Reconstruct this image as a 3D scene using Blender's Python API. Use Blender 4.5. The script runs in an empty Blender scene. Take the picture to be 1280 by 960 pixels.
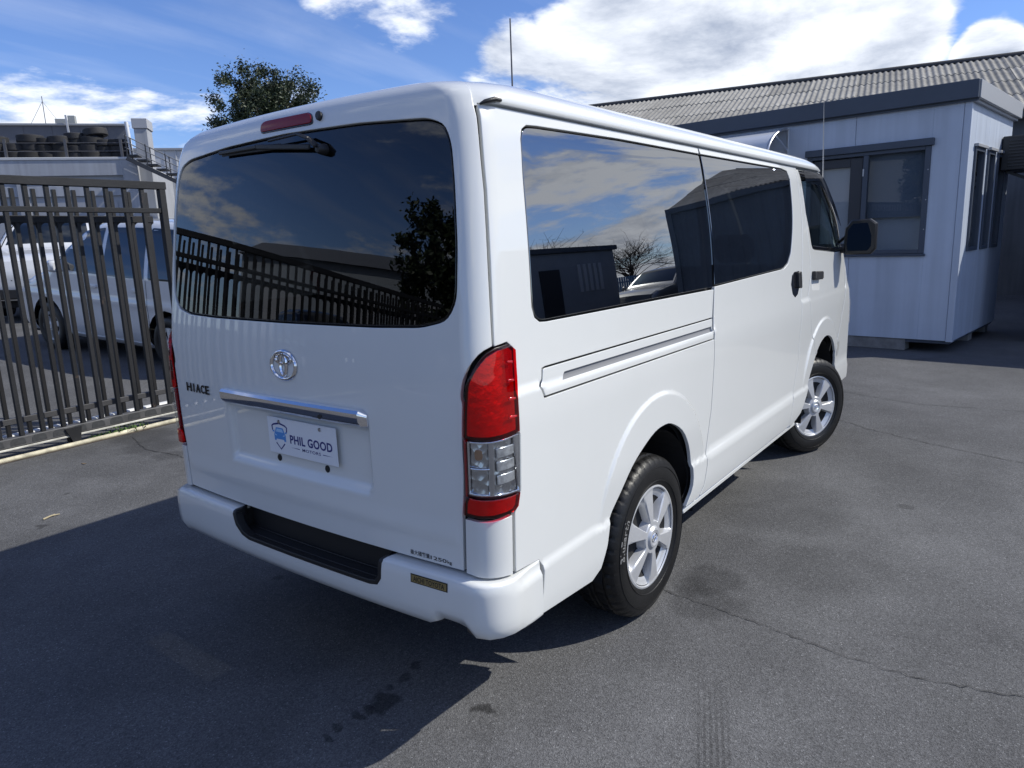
import bpy, bmesh, math, random
import numpy as np
from mathutils import Vector, Matrix
from mathutils.geometry import delaunay_2d_cdt

random.seed(7); rng = np.random.default_rng(7)
SC = bpy.context.scene
COL = SC.collection
R = math.radians

# ------------------------------------------------------------------ camera
def cam_matrix(pos, yaw, pitch, roll):
    f = np.array([math.cos(yaw)*math.cos(pitch), math.sin(yaw)*math.cos(pitch), math.sin(pitch)])
    r = np.cross(f, [0, 0, 1]); r /= np.linalg.norm(r); u = np.cross(r, f)
    r2 = r*math.cos(roll) + u*math.sin(roll); u2 = -r*math.sin(roll) + u*math.cos(roll)
    m = Matrix.Identity(4)
    for i in range(3):
        m[i][0] = r2[i]; m[i][1] = u2[i]; m[i][2] = -f[i]; m[i][3] = pos[i]
    return m
cd = bpy.data.cameras.new('camera'); cam = bpy.data.objects.new('camera', cd); COL.objects.link(cam)
cam.matrix_world = cam_matrix((-1.442, -2.033, 1.556), .644, -.1995, -.037)
cd.sensor_width = 36; cd.lens = 890.5/1280*36; cd.clip_start = .05; cd.clip_end = 3000
SC.camera = cam
SC.render.resolution_x = 1024; SC.render.resolution_y = 768

# ------------------------------------------------------------------ light
SUN_DIR = Vector((.66, -.82, 1.0)).normalized()
SUN_EL = math.asin(SUN_DIR.z); SUN_AZ = math.atan2(SUN_DIR.x, SUN_DIR.y)
sl = bpy.data.lights.new('sun', 'SUN'); sl.energy = 4.7; sl.angle = R(.53); sl.color = (1, .96, .86)
so = bpy.data.objects.new('sun', sl); COL.objects.link(so)
so.rotation_euler = SUN_DIR.to_track_quat('Z', 'Y').to_euler(); so.location = (4, -8, 12)

world = bpy.data.worlds.new('World'); SC.world = world; world.use_nodes = True
def build_world():
    nt = world.node_tree; nt.nodes.clear(); N = nt.nodes.new; L = nt.links.new
    out = N('ShaderNodeOutputWorld')
    sky = N('ShaderNodeTexSky'); sky.sky_type = 'NISHITA'; sky.sun_disc = False
    sky.sun_elevation = SUN_EL; sky.sun_rotation = SUN_AZ
    sky.altitude = 20; sky.air_density = 1.0; sky.dust_density = .25; sky.ozone_density = 1.0
    hsv = N('ShaderNodeVectorMath'); hsv.operation = 'MULTIPLY'; hsv.inputs[1].default_value = (.84, 1.06, 1.60)
    L(sky.outputs[0], hsv.inputs[0])
    bg = N('ShaderNodeBackground'); bg.inputs['Strength'].default_value = .092; L(hsv.outputs[0], bg.inputs['Color'])
    tc = N('ShaderNodeTexCoord')
    nrm = N('ShaderNodeVectorMath'); nrm.operation = 'NORMALIZE'; L(tc.outputs['Generated'], nrm.inputs[0])
    sep = N('ShaderNodeSeparateXYZ'); L(nrm.outputs[0], sep.inputs[0])
    def math_(op, a, b=None, c=None, clamp=False):
        n = N('ShaderNodeMath'); n.operation = op; n.use_clamp = clamp
        for i, v in enumerate((a, b, c)):
            if v is None: continue
            if isinstance(v, (int, float)): n.inputs[i].default_value = v
            else: L(v, n.inputs[i])
        return n.outputs[0]
    zz = math_('ADD', math_('MAXIMUM', sep.outputs[2], 0.0), .16)
    cx = math_('DIVIDE', sep.outputs[0], zz); cy = math_('DIVIDE', sep.outputs[1], zz)
    cmb = N('ShaderNodeCombineXYZ'); L(cx, cmb.inputs[0]); L(cy, cmb.inputs[1])
    def fbm(off, scale, detail=11, rough=.6):
        mp = N('ShaderNodeMapping'); mp.inputs['Location'].default_value = off; L(cmb.outputs[0], mp.inputs[0])
        n = N('ShaderNodeTexNoise'); n.inputs['Scale'].default_value = scale; n.inputs['Detail'].default_value = detail
        n.inputs['Roughness'].default_value = rough; n.inputs['Distortion'].default_value = .25
        L(mp.outputs[0], n.inputs['Vector']); return n.outputs['Fac']
    base = (3.7, 1.3, 0.0)
    d1 = fbm(base, 1.15)
    s = Vector((SUN_DIR.x, SUN_DIR.y)).normalized()*.22
    d2 = fbm((base[0] + s.x, base[1] + s.y, 0), 1.15)
    def blob(v, r_in, r_out):
        dp = N('ShaderNodeVectorMath'); dp.operation = 'DOT_PRODUCT'; L(nrm.outputs[0], dp.inputs[0]); dp.inputs[1].default_value = Vector(v).normalized()
        mr = N('ShaderNodeMapRange'); mr.interpolation_type = 'SMOOTHSTEP'
        mr.inputs['From Min'].default_value = math.cos(R(r_out)); mr.inputs['From Max'].default_value = math.cos(R(r_in))
        L(dp.outputs['Value'], mr.inputs['Value']); return mr.outputs[0]
    blobs = [((.871, .434, .235), 3, 9), ((.908, .345, .245), 3, 9), ((.938, .259, .232), 3, 8), ((.960, .175, .218), 1.0, 5.0),
             ((.828, .527, .182), 1.5, 6.5), ((.905, .385, .175), 3, 8), ((.975, .07, .175), .3, 2.6), ((.965, .16, .175), .5, 3.0), ((.78, .60, .165), 1.5, 6), ((.80, .575, .21), 1.0, 5), ((.845, .50, .20), 2, 7)]
    m = None
    for v, a, b in blobs:
        o = blob(v, a, b); m = o if m is None else math_('MAXIMUM', m, o)
    broken = blob((.88, -.44, .22), 8, 40)      # broken cumulus over the yard to the right
    soft = [((.69, .67, .290), .5, 6), ((.64, .715, .305), .5, 5.5), ((.54, .79, .295), .5, 5), ((.36, .918, .150), 1.0, 6.5), ((.43, .888, .150), 1.0, 6), ((.50, .856, .130), .5, 6), ((.60, .77, .200), .3, 3.6)]
    m2 = None
    for v, a, b in soft:
        o = blob(v, a, b); m2 = o if m2 is None else math_('MAXIMUM', m2, o)
    # open blue gap the view looks into; elsewhere broken cumulus goes on
    clear = blob((.60, .75, .30), 14, 40)
    puff = fbm((1.7, 5.2, 0), 6.5, 8, .62)
    d1p = math_('MULTIPLY_ADD', math_('SUBTRACT', puff, .5), .20, d1)
    dens = math_('ADD', math_('ADD', math_('MULTIPLY_ADD', m2, .255, d1p), math_('MULTIPLY', m, .40)), math_('ADD', math_('MULTIPLY', clear, -.21), math_('MULTIPLY', broken, .115)))
    cov = N('ShaderNodeMapRange'); cov.interpolation_type = 'SMOOTHSTEP'
    cov.inputs['From Min'].default_value = .495; cov.inputs['From Max'].default_value = .645; L(dens, cov.inputs['Value'])
    # thin high wisps
    wm = N('ShaderNodeMapping'); wm.inputs['Scale'].default_value = (.5, 2.6, 1); wm.inputs['Rotation'].default_value = (0, 0, R(-35)); L(cmb.outputs[0], wm.inputs[0])
    wn = N('ShaderNodeTexNoise'); wn.inputs['Scale'].default_value = 1.6; wn.inputs['Detail'].default_value = 7; L(wm.outputs[0], wn.inputs['Vector'])
    wr = N('ShaderNodeMapRange'); wr.inputs['From Min'].default_value = .5; wr.inputs['From Max'].default_value = .85; wr.inputs['To Max'].default_value = .24; L(wn.outputs['Fac'], wr.inputs['Value'])
    lit = math_('ADD', math_('MULTIPLY_ADD', math_('SUBTRACT', d1, d2), 4.0, .74), math_('MULTIPLY', math_('SUBTRACT', puff, .5), .75))
    thick = N('ShaderNodeMapRange'); thick.inputs['From Min'].default_value = .62; thick.inputs['From Max'].default_value = .95
    thick.inputs['To Min'].default_value = .20; thick.inputs['To Max'].default_value = -.22; L(dens, thick.inputs['Value'])
    lit = math_('ADD', lit, thick.outputs[0], clamp=True)
    cr = N('ShaderNodeMix'); cr.data_type = 'RGBA'
    cr.inputs['A'].default_value = (.30, .37, .52, 1); cr.inputs['B'].default_value = (1.02, 1.07, 1.16, 1); L(lit, cr.inputs['Factor'])
    cb = N('ShaderNodeBackground'); cb.inputs['Strength'].default_value = 1.0; L(cr.outputs['Result'], cb.inputs['Color'])
    fac = math_('MAXIMUM', cov.outputs[0], wr.outputs[0])
    # clouds melt into the bright air near the horizon
    mx = N('ShaderNodeMixShader'); L(fac, mx.inputs[0]); L(bg.outputs[0], mx.inputs[1]); L(cb.outputs[0], mx.inputs[2])
    L(mx.outputs[0], out.inputs[0])
build_world()
vs = SC.view_settings; vs.view_transform = 'Standard'; vs.look = 'None'; vs.exposure = .07; vs.gamma = 1.0; vs.use_curve_mapping = False
SC.render.engine = 'CYCLES'
SC.cycles.max_bounces = 8; SC.cycles.transparent_max_bounces = 12

# ------------------------------------------------------------------ materials
MATS = {}
def mat(name, color=(.5, .5, .5), rough=.5, metal=0, coat=0, coat_rough=.03, spec=.5, noise=None, bump=None, emis=None):
    """noise=(scale, amount, detail) varies colour; bump=(scale, strength)"""
    if name in MATS: return MATS[name]
    m = bpy.data.materials.new(name); m.use_nodes = True; nt = m.node_tree; b = nt.nodes['Principled BSDF']
    N = nt.nodes.new; L = nt.links.new
    b.inputs['Base Color'].default_value = (*color, 1); b.inputs['Roughness'].default_value = rough; b.inputs['Metallic'].default_value = metal
    b.inputs['Coat Weight'].default_value = coat; b.inputs['Coat Roughness'].default_value = coat_rough
    b.inputs['Specular IOR Level'].default_value = spec
    tc = N('ShaderNodeTexCoord')
    if noise:
        n = N('ShaderNodeTexNoise'); n.inputs['Scale'].default_value = noise[0]; n.inputs['Detail'].default_value = noise[2] if len(noise) > 2 else 6
        n.inputs['Roughness'].default_value = .65
        L(tc.outputs['Object'], n.inputs['Vector'])
        mr = N('ShaderNodeMapRange'); mr.inputs['From Min'].default_value = .3; mr.inputs['From Max'].default_value = .7
        mr.inputs['To Min'].default_value = 1 - noise[1]; mr.inputs['To Max'].default_value = 1 + noise[1]; L(n.outputs['Fac'], mr.inputs['Value'])
        mx = N('ShaderNodeVectorMath'); mx.operation = 'SCALE'; mx.inputs[0].default_value = color; L(mr.outputs[0], mx.inputs['Scale'])
        L(mx.outputs[0], b.inputs['Base Color'])
    if bump:
        n = N('ShaderNodeTexNoise'); n.inputs['Scale'].default_value = bump[0]; n.inputs['Detail'].default_value = 4
        L(tc.outputs['Object'], n.inputs['Vector'])
        bp = N('ShaderNodeBump'); bp.inputs['Strength'].default_value = bump[1]; bp.inputs['Distance'].default_value = .01
        L(n.outputs['Fac'], bp.inputs['Height']); L(bp.outputs[0], b.inputs['Normal'])
    if emis:
        b.inputs['Emission Color'].default_value = (*color, 1); b.inputs['Emission Strength'].default_value = emis
    MATS[name] = m; return m

def glass(name, tint, ior=1.6, rough=0.0, back=.05):
    if name in MATS: return MATS[name]
    m = bpy.data.materials.new(name); m.use_nodes = True; nt = m.node_tree; nt.nodes.clear(); N = nt.nodes.new; L = nt.links.new
    out = N('ShaderNodeOutputMaterial'); tr = N('ShaderNodeBsdfTransparent'); tr.inputs[0].default_value = (*tint, 1)
    gl = N('ShaderNodeBsdfGlossy'); gl.inputs['Roughness'].default_value = rough; gl.inputs['Color'].default_value = (.97, .98, 1, 1)
    fr = N('ShaderNodeFresnel'); fr.inputs['IOR'].default_value = ior
    geo = N('ShaderNodeNewGeometry')
    mv = N('ShaderNodeMix'); mv.data_type = 'FLOAT'; L(geo.outputs['Backfacing'], mv.inputs['Factor']); L(fr.outputs[0], mv.inputs['A']); mv.inputs['B'].default_value = back
    mx = N('ShaderNodeMixShader'); L(mv.outputs[0], mx.inputs[0]); L(tr.outputs[0], mx.inputs[1]); L(gl.outputs[0], mx.inputs[2]); L(mx.outputs[0], out.inputs[0])
    MATS[name] = m; return m

def vary(m, amt, streak=0.0):
    """each object a slightly different tone; optional vertical rain streaks"""
    nt = m.node_tree; b = nt.nodes['Principled BSDF']; N = nt.nodes.new; L = nt.links.new; s = b.inputs['Base Color']
    oi = N('ShaderNodeObjectInfo'); mr = N('ShaderNodeMapRange'); mr.inputs['To Min'].default_value = 1-amt; mr.inputs['To Max'].default_value = 1+amt; L(oi.outputs['Random'], mr.inputs['Value']); f = mr.outputs[0]
    if streak:
        geo = N('ShaderNodeNewGeometry'); mp = N('ShaderNodeMapping'); mp.inputs['Scale'].default_value = (9, 9, .5); L(geo.outputs['Position'], mp.inputs[0])
        n = N('ShaderNodeTexNoise'); n.inputs['Scale'].default_value = 1.0; n.inputs['Detail'].default_value = 7; L(mp.outputs[0], n.inputs['Vector'])
        m2 = N('ShaderNodeMapRange'); m2.inputs['From Min'].default_value = .35; m2.inputs['From Max'].default_value = .7; m2.inputs['To Min'].default_value = 1+streak*.4; m2.inputs['To Max'].default_value = 1-streak; L(n.outputs['Fac'], m2.inputs['Value'])
        mu = N('ShaderNodeMath'); mu.operation = 'MULTIPLY'; L(f, mu.inputs[0]); L(m2.outputs[0], mu.inputs[1]); f = mu.outputs[0]
    v = N('ShaderNodeVectorMath'); v.operation = 'SCALE'; L(f, v.inputs['Scale'])
    if s.links: L(s.links[0].from_socket, v.inputs[0])
    else: v.inputs[0].default_value = s.default_value[:3]
    L(v.outputs[0], s); return m

# ------------------------------------------------------------------ objects
def tag(o, label=None, cat=None, group=None, kind=None):
    if label: o['label'] = label
    if cat: o['category'] = cat
    if group: o['group'] = group
    if kind: o['kind'] = kind
    return o
def empty(name, loc=(0, 0, 0), rz=0, label=None, cat=None, group=None):
    o = bpy.data.objects.new(name, None); COL.objects.link(o); o.location = loc; o.rotation_euler = (0, 0, rz); o.empty_display_size = .2
    return tag(o, label, cat, group)
def link(name, me, m, parent=None, loc=None, rot=None):
    o = bpy.data.objects.new(name, me); COL.objects.link(o)
    if m is not None and not me.materials:
        for mm in (m if isinstance(m, (list, tuple)) else [m]): me.materials.append(mm)
    if parent: o.parent = parent
    if loc is not None: o.location = loc
    if rot is not None: o.rotation_euler = rot
    return o
def copy_tree(o, parent=None):
    c = o.copy(); COL.objects.link(c); c.parent = parent
    for ch in list(o.children): copy_tree(ch, c)
    return c

class MB:
    """collects shapes; build() links them as one mesh object"""
    def __init__(s): s.v = []; s.f = []; s.mi = []
    def add(s, vs_, fs, mi=0):
        b = len(s.v); s.v += [tuple(map(float, v)) for v in vs_]; s.f += [tuple(b + i for i in f) for f in fs]; s.mi += [mi]*len(fs); return s
    def box(s, x0, x1, y0, y1, z0, z1, c=0.0, mi=0, M=None):
        """axis box with chamfered edges of size c"""
        x0, x1 = min(x0, x1), max(x0, x1); y0, y1 = min(y0, y1), max(y0, y1); z0, z1 = min(z0, z1), max(z0, z1)
        c = min(c, .49*(x1-x0), .49*(y1-y0), .49*(z1-z0))
        if c <= 0:
            V = [(x, y, z) for z in (z0, z1) for y in (y0, y1) for x in (x0, x1)]
            F = [(0, 2, 3, 1), (4, 5, 7, 6), (0, 1, 5, 4), (2, 6, 7, 3), (0, 4, 6, 2), (1, 3, 7, 5)]
        else:
            bm = bmesh.new(); bmesh.ops.create_cube(bm, size=1)
            for v in bm.verts:
                v.co = ((x0+x1)/2 + v.co.x*(x1-x0), (y0+y1)/2 + v.co.y*(y1-y0), (z0+z1)/2 + v.co.z*(z1-z0))
            bmesh.ops.bevel(bm, geom=bm.edges[:], offset=c, segments=1, affect='EDGES', profile=.5)
            bm.verts.index_update(); V = [tuple(v.co) for v in bm.verts]; F = [tuple(v.index for v in f.verts) for f in bm.faces]; bm.free()
        if M is not None: V = [tuple(M @ Vector(v)) for v in V]
        return s.add(V, F, mi)
    def bar(s, a, b, w, h=None, mi=0, up=(0, 0, 1), c=0.0):
        """rectangular bar from a to b"""
        h = h or w; a = Vector(a); b = Vector(b); d = b - a; l = d.length; d.normalize(); up = Vector(up)
        if abs(d.dot(up)) > .98: up = Vector((0, 1, 0))
        x = d.cross(up).normalized(); y = x.cross(d)
        M = Matrix((( x.x, y.x, d.x, a.x), (x.y, y.y, d.y, a.y), (x.z, y.z, d.z, a.z), (0, 0, 0, 1)))
        return s.box(-w/2, w/2, -h/2, h/2, 0, l, c, mi, M)
    def tube(s, pts, r, n=8, mi=0, cap=True):
        pts = [Vector(p) for p in pts]; rr = r if isinstance(r, (list, tuple)) else [r]*len(pts)
        V = []; F = []; ref = None
        for i, p in enumerate(pts):
            d = (pts[min(i+1, len(pts)-1)] - pts[max(i-1, 0)]).normalized()
            if ref is None: ref = Vector((0, 0, 1)) if abs(d.z) < .9 else Vector((1, 0, 0))
            x = d.cross(ref).normalized(); y = x.cross(d).normalized(); ref = y
            V += [tuple(p + (x*math.cos(2*math.pi*k/n) + y*math.sin(2*math.pi*k/n))*rr[i]) for k in range(n)]
        for i in range(len(pts)-1):
            for k in range(n): F.append((i*n+k, i*n+(k+1) % n, (i+1)*n+(k+1) % n, (i+1)*n+k))
        if cap: F.append(tuple(range(n))[::-1]); F.append(tuple((len(pts)-1)*n + k for k in range(n)))
        return s.add(V, F, mi)
    def lathe(s, prof, n=32, axis='z', mi=0, closed=False, M=None):
        V = []; F = []
        for r, h in prof:
            for k in range(n):
                a = 2*math.pi*k/n; c_, s_ = r*math.cos(a), r*math.sin(a)
                V.append((c_, s_, h) if axis == 'z' else ((c_, h, s_) if axis == 'y' else (h, c_, s_)))
        m = len(prof)
        for i in range(m if closed else m-1):
            j = (i+1) % m
            for k in range(n): F.append((i*n+k, i*n+(k+1) % n, j*n+(k+1) % n, j*n+k))
        if M is not None: V = [tuple(M @ Vector(v)) for v in V]
        return s.add(V, F, mi)
    def prism(s, poly, a, b, plane='xz', mi=0):
        """extrude 2-D polygon between a and b along the missing axis"""
        def P(u, v, w): return {'xz': (u, w, v), 'xy': (u, v, w), 'yz': (w, u, v)}[plane]
        n = len(poly); V = [P(u, v, a) for u, v in poly] + [P(u, v, b) for u, v in poly]
        F = [tuple(range(n)), tuple(range(2*n-1, n-1, -1))] + [(i, n+i, n+(i+1) % n, (i+1) % n) for i in range(n)]
        return s.add(V, F, mi)
    def mesh(s, name, smooth=None, fix=True):
        me = bpy.data.meshes.new(name); me.from_pydata(s.v, [], s.f); me.polygons.foreach_set('material_index', s.mi)
        if fix:
            bm = bmesh.new(); bm.from_mesh(me); bmesh.ops.recalc_face_normals(bm, faces=bm.faces[:]); bm.to_mesh(me); bm.free()
        if smooth is not None:
            me.polygons.foreach_set('use_smooth', [True]*len(me.polygons)); me.set_sharp_from_angle(angle=R(smooth))
        me.update(); return me
    def build(s, name, m, parent=None, loc=None, rot=None, smooth=None, fix=True):
        return link(name, s.mesh(name, smooth, fix), m, parent, loc, rot)

def text_mesh(txt, size, extrude=.0, bold=0.0, spacing=1.0, shear=0.0, align='LEFT'):
    cu = bpy.data.curves.new('t', 'FONT'); cu.body = txt; cu.size = size; cu.extrude = extrude; cu.offset = bold; cu.space_character = spacing; cu.shear = shear
    cu.align_x = align; cu.align_y = 'BOTTOM_BASELINE' if False else 'CENTER'; cu.resolution_u = 3
    o = bpy.data.objects.new('t', cu); COL.objects.link(o)
    bpy.context.view_layer.update(); dg = bpy.context.evaluated_depsgraph_get()
    me = bpy.data.meshes.new_from_object(o.evaluated_get(dg)); bpy.data.objects.remove(o); bpy.data.curves.remove(cu); me.materials.clear()
    return me
def fit_mesh(me, x0, x1, y0, y1):
    """scale a flat text mesh into a rectangle"""
    co = np.empty(len(me.vertices)*3); me.vertices.foreach_get('co', co); co = co.reshape(-1, 3)
    lo, hi = co.min(0), co.max(0)
    co[:, 0] = x0 + (co[:, 0]-lo[0])/(hi[0]-lo[0])*(x1-x0); co[:, 1] = y0 + (co[:, 1]-lo[1])/(hi[1]-lo[1])*(y1-y0)
    me.vertices.foreach_set('co', co.ravel()); me.update(); return me
def map_mesh(me, fn):
    co = np.empty(len(me.vertices)*3); me.vertices.foreach_get('co', co); co = fn(co.reshape(-1, 3)); me.vertices.foreach_set('co', np.asarray(co, float).ravel()); me.update(); return me
# ------------------------------------------------------------------ curved-panel toolkit
def area2(p): p = np.asarray(p); return np.sum(p[:, 0]*np.roll(p[:, 1], -1) - np.roll(p[:, 0], -1)*p[:, 1])
def ccw(p):
    p = np.asarray(p, float); return p if area2(p) > 0 else p[::-1]
def resample(p, step):
    out = []; n = len(p)
    for i in range(n):
        a, b = p[i], p[(i+1) % n]; k = max(1, int(math.ceil(np.linalg.norm(b-a)/step)))
        out += [a + (b-a)*j/k for j in range(k)]
    return np.array(out)
def inset(p, d):
    """p counter-clockwise; positive d shrinks"""
    n = len(p); out = []
    for i in range(n):
        a = p[i] - p[i-1]; b = p[(i+1) % n] - p[i]; a = a/(np.linalg.norm(a)+1e-12); b = b/(np.linalg.norm(b)+1e-12)
        na = np.array([-a[1], a[0]]); nb = np.array([-b[1], b[0]]); m = na + nb; l = m @ m
        m = m*(2/max(l, .6)) if l > 1e-6 else na
        out.append(p[i] + m*d)
    return np.array(out)
def rounded(p, r, n=5):
    """round the corners of a polygon; r scalar or list"""
    p = np.asarray(p, float); out = []; N_ = len(p)
    for i in range(N_):
        ri = r[i] if isinstance(r, (list, tuple)) else r
        a = p[i-1] - p[i]; b = p[(i+1) % N_] - p[i]; la, lb = np.linalg.norm(a), np.linalg.norm(b)
        t = min(ri, la*.45, lb*.45)
        if t < 1e-4: out.append(p[i]); continue
        A = p[i] + a/la*t; B = p[i] + b/lb*t
        for k in range(n+1):
            u = k/n; out.append((1-u)**2*A + 2*u*(1-u)*p[i] + u*u*B)
    return np.array(out)
def smooth_open(p, k=4):
    """Catmull-Rom through an open point list"""
    p = np.asarray(p, float); P = np.vstack([2*p[0]-p[1], p, 2*p[-1]-p[-2]]); out = []
    for i in range(1, len(P)-2):
        for j in range(k):
            t = j/k; a, b, c, d = P[i-1:i+3]
            out.append(.5*(2*b + (c-a)*t + (2*a-5*b+4*c-d)*t*t + (3*b-a-3*c+d)*t**3))
    out.append(p[-1]); return np.array(out)
def inside(pts, poly):
    x, y = pts[:, 0], pts[:, 1]; r = np.zeros(len(pts), bool); n = len(poly)
    for i in range(n):
        x1, y1 = poly[i]; x2, y2 = poly[(i+1) % n]
        c = ((y1 > y) != (y2 > y)) & (x < (x2-x1)*(y-y1)/((y2-y1) if y2 != y1 else 1e-12) + x1); r ^= c
    return r
def chart_normal(chart, u, v, off, e=2e-3):
    du = chart(u+e, v, off) - chart(u-e, v, off); dv = chart(u, v+e, off) - chart(u, v-e, off)
    n = np.cross(du, dv); n /= np.linalg.norm(n, axis=-1, keepdims=True) + 1e-12; return n
def panel(name, outline, m, parent, chart, out_ref, holes=(), step=.045, gap=.0025, rim=.014, off=0.0, bevel=.002, extra=None):
    """a sheet-metal piece: outline in chart coordinates, laid on the chart's surface, edges rolled inward"""
    o = inset(resample(ccw(outline), step*.7), gap)
    rings = [o] + [inset(resample(ccw(h), step*.7), -gap)[::-1] for h in holes]
    tops = [inset(r, bevel) for r in rings]
    lo, hi = tops[0].min(0), tops[0].max(0)
    gx, gy = np.meshgrid(np.arange(lo[0]+step*.5, hi[0], step), np.arange(lo[1]+step*.5, hi[1], step)); g = np.stack([gx.ravel(), gy.ravel()], -1)
    if len(g):
        ok = inside(g, tops[0])
        for h in tops[1:]: ok &= ~inside(g, h)
        g = g[ok]
    if extra is not None and len(g):
        k = ((extra[:, 0] > lo[0]) & (extra[:, 0] < hi[0])); ex = extra[k]; ex = ex[inside(ex, tops[0])] if len(ex) else ex
        for h in tops[1:]: ex = ex[~inside(ex, h)] if len(ex) else ex
        if len(ex): g = np.vstack([g, ex])
    allb = np.vstack(tops)
    if len(g):
        d = np.min(((g[:, None, :]-allb[None])**2).sum(-1), 1) if len(g)*len(allb) < 4e7 else np.ones(len(g))
        g = g[d > (min(step*.4, .006))**2]
    verts = [Vector(p) for p in allb] + [Vector(p) for p in g]; edges = []; b = 0
    for t in tops:
        n = len(t); edges += [(b+i, b+(i+1) % n) for i in range(n)]; b += n
    rv, re, rf, _, _, _ = delaunay_2d_cdt(verts, edges, [], 0, 1e-7)
    P2 = np.array([tuple(v) for v in rv]); T = np.array([tuple(f) for f in rf if len(f) == 3]); cen = P2[T].mean(1)
    ok = inside(cen, tops[0])
    for h in tops[1:]: ok &= ~inside(cen, h)
    T = T[ok]
    pos = chart(P2[:, 0], P2[:, 1], off); nor = chart_normal(chart, P2[:, 0], P2[:, 1], off)
    SG = 1.0 if np.median((nor*out_ref(pos)).sum(-1)) >= 0 else -1.0; nor = nor*SG
    tn = np.cross(pos[T[:, 1]]-pos[T[:, 0]], pos[T[:, 2]]-pos[T[:, 0]]); fl = (tn*nor[T[:, 0]]).sum(-1) < 0; T[fl] = T[fl][:, ::-1]
    V = list(pos); NN = list(nor); F = [tuple(t) for t in T]
    if rim > 0:
        for r, t in zip(rings, tops):
            n = len(r); base = len(V)
            p0 = chart(t[:, 0], t[:, 1], off); n0 = chart_normal(chart, t[:, 0], t[:, 1], off); n0 *= SG
            p1 = chart(r[:, 0], r[:, 1], off) - n0*bevel; p2 = p1 - n0*rim
            outw = p1 - p0; outw /= np.linalg.norm(outw, axis=1, keepdims=True) + 1e-9
            side = (p1-p0) - n0*((p1-p0)*n0).sum(-1, keepdims=True); side /= np.linalg.norm(side, axis=1, keepdims=True) + 1e-9
            n1 = (n0+side); n1 /= np.linalg.norm(n1, axis=1, keepdims=True)
            for P_, Q_ in ((p0, n0), (p1, n1), (p1, side), (p2, side)): V += list(P_); NN += list(Q_)
            for i in range(n):
                j = (i+1) % n
                for a, c in ((base, base+n), (base+2*n, base+3*n)):
                    q = (a+i, c+i, c+j, a+j); A, B, D_ = np.array(V[q[0]]), np.array(V[q[1]]), np.array(V[q[3]])
                    if np.dot(np.cross(B-A, D_-A), NN[a+i]) < 0: q = q[::-1]
                    F.append(q)
    me = bpy.data.meshes.new(name); me.from_pydata([tuple(map(float, v)) for v in V], [], [tuple(map(int, f)) for f in F])
    me.polygons.foreach_set('use_smooth', [True]*len(me.polygons)); me.update()
    me.normals_split_custom_set_from_vertices([tuple(map(float, n)) for n in NN])
    return link(name, me, m, parent)
# ------------------------------------------------------------------ the van's body surface: q runs round the plan outline from the rear centre, z is height
def pchip(xs, ys):
    xs = np.array(xs, float); ys = np.array(ys, float)
    h = np.diff(xs); dl = np.diff(ys) / h
    m = np.zeros(len(xs)); m[0] = dl[0]; m[-1] = dl[-1]
    for i in range(1, len(xs) - 1):
        if dl[i-1] * dl[i] > 0:
            w1 = 2*h[i] + h[i-1]; w2 = h[i] + 2*h[i-1]
            m[i] = (w1 + w2) / (w1/dl[i-1] + w2/dl[i])
    def f(x):
        x = np.clip(np.asarray(x, float), xs[0], xs[-1])
        i = np.clip(np.searchsorted(xs, x) - 1, 0, len(xs) - 2)
        t = (x - xs[i]) / h[i]
        return ((2*t**3 - 3*t**2 + 1)*ys[i] + (t**3 - 2*t**2 + t)*h[i]*m[i]
                + (-2*t**3 + 3*t**2)*ys[i+1] + (t**3 - t**2)*h[i]*m[i+1])
    return f
def sst(a, b, x):
    t = np.clip((np.asarray(x, float) - a) / (b - a), 0, 1)
    return t*t*(3 - 2*t)
_W = pchip([.25,.30,.36,.45,.70,1.0,1.12,1.20,1.5,1.75,1.88,1.93,1.96,1.985,2.005,2.02,2.03],
           [.800,.827,.845,.852,.854,.855,.850,.843,.821,.796,.781,.771,.766,.752,.725,.68,.60])
YOFF = .015
BELT = [1.0]
def VW(z): return _W(z) + .010*(1 - sst(.530,.556,z)) - .009*BELT[0]*sst(1.108,1.128,z) + .0045*(1-BELT[0])*0
VR = pchip([.25,.6,1.0,1.15,1.25,1.31,1.5,1.7,1.9,1.96,1.99,2.01,2.022,2.03],[.02,.0,.0,.003,.01,.016,.037,.061,.09,.102,.118,.142,.175,.225])
VF = pchip([.25,.45,.7,.9,1.1,1.2,1.4,1.6,1.8,1.9,1.96,2.0,2.03],[4.76,4.84,4.84,4.83,4.80,4.76,4.64,4.48,4.26,4.12,3.97,3.76,3.5])
VRC = pchip([.25,1.0,1.3,1.7,1.9,1.96,2.0,2.03],[.070,.068,.066,.066,.075,.095,.14,.26])
BOW = .028
def vparts(z):
    W = VW(z); R = VR(z); rc = VRC(z); rx = rc*1.5
    F = VF(z)
    fx = .20; fc = .22
    yr = W - rc; x0 = R + BOW + rx
    x1 = F - fx - .09
    return W, R, rc, rx, yr, x0, x1, fx, fc
def taper(x): return .006*np.clip((x - 3.3)/1.0, 0, 2)**2
PK = np.array([0,1,2,3,4,5.]); QK = np.array([0,.785,.90,4.60,5.05,5.60])
def q2p(q): return np.interp(q, QK, PK)
def p2q(p): return np.interp(p, PK, QK)
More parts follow.
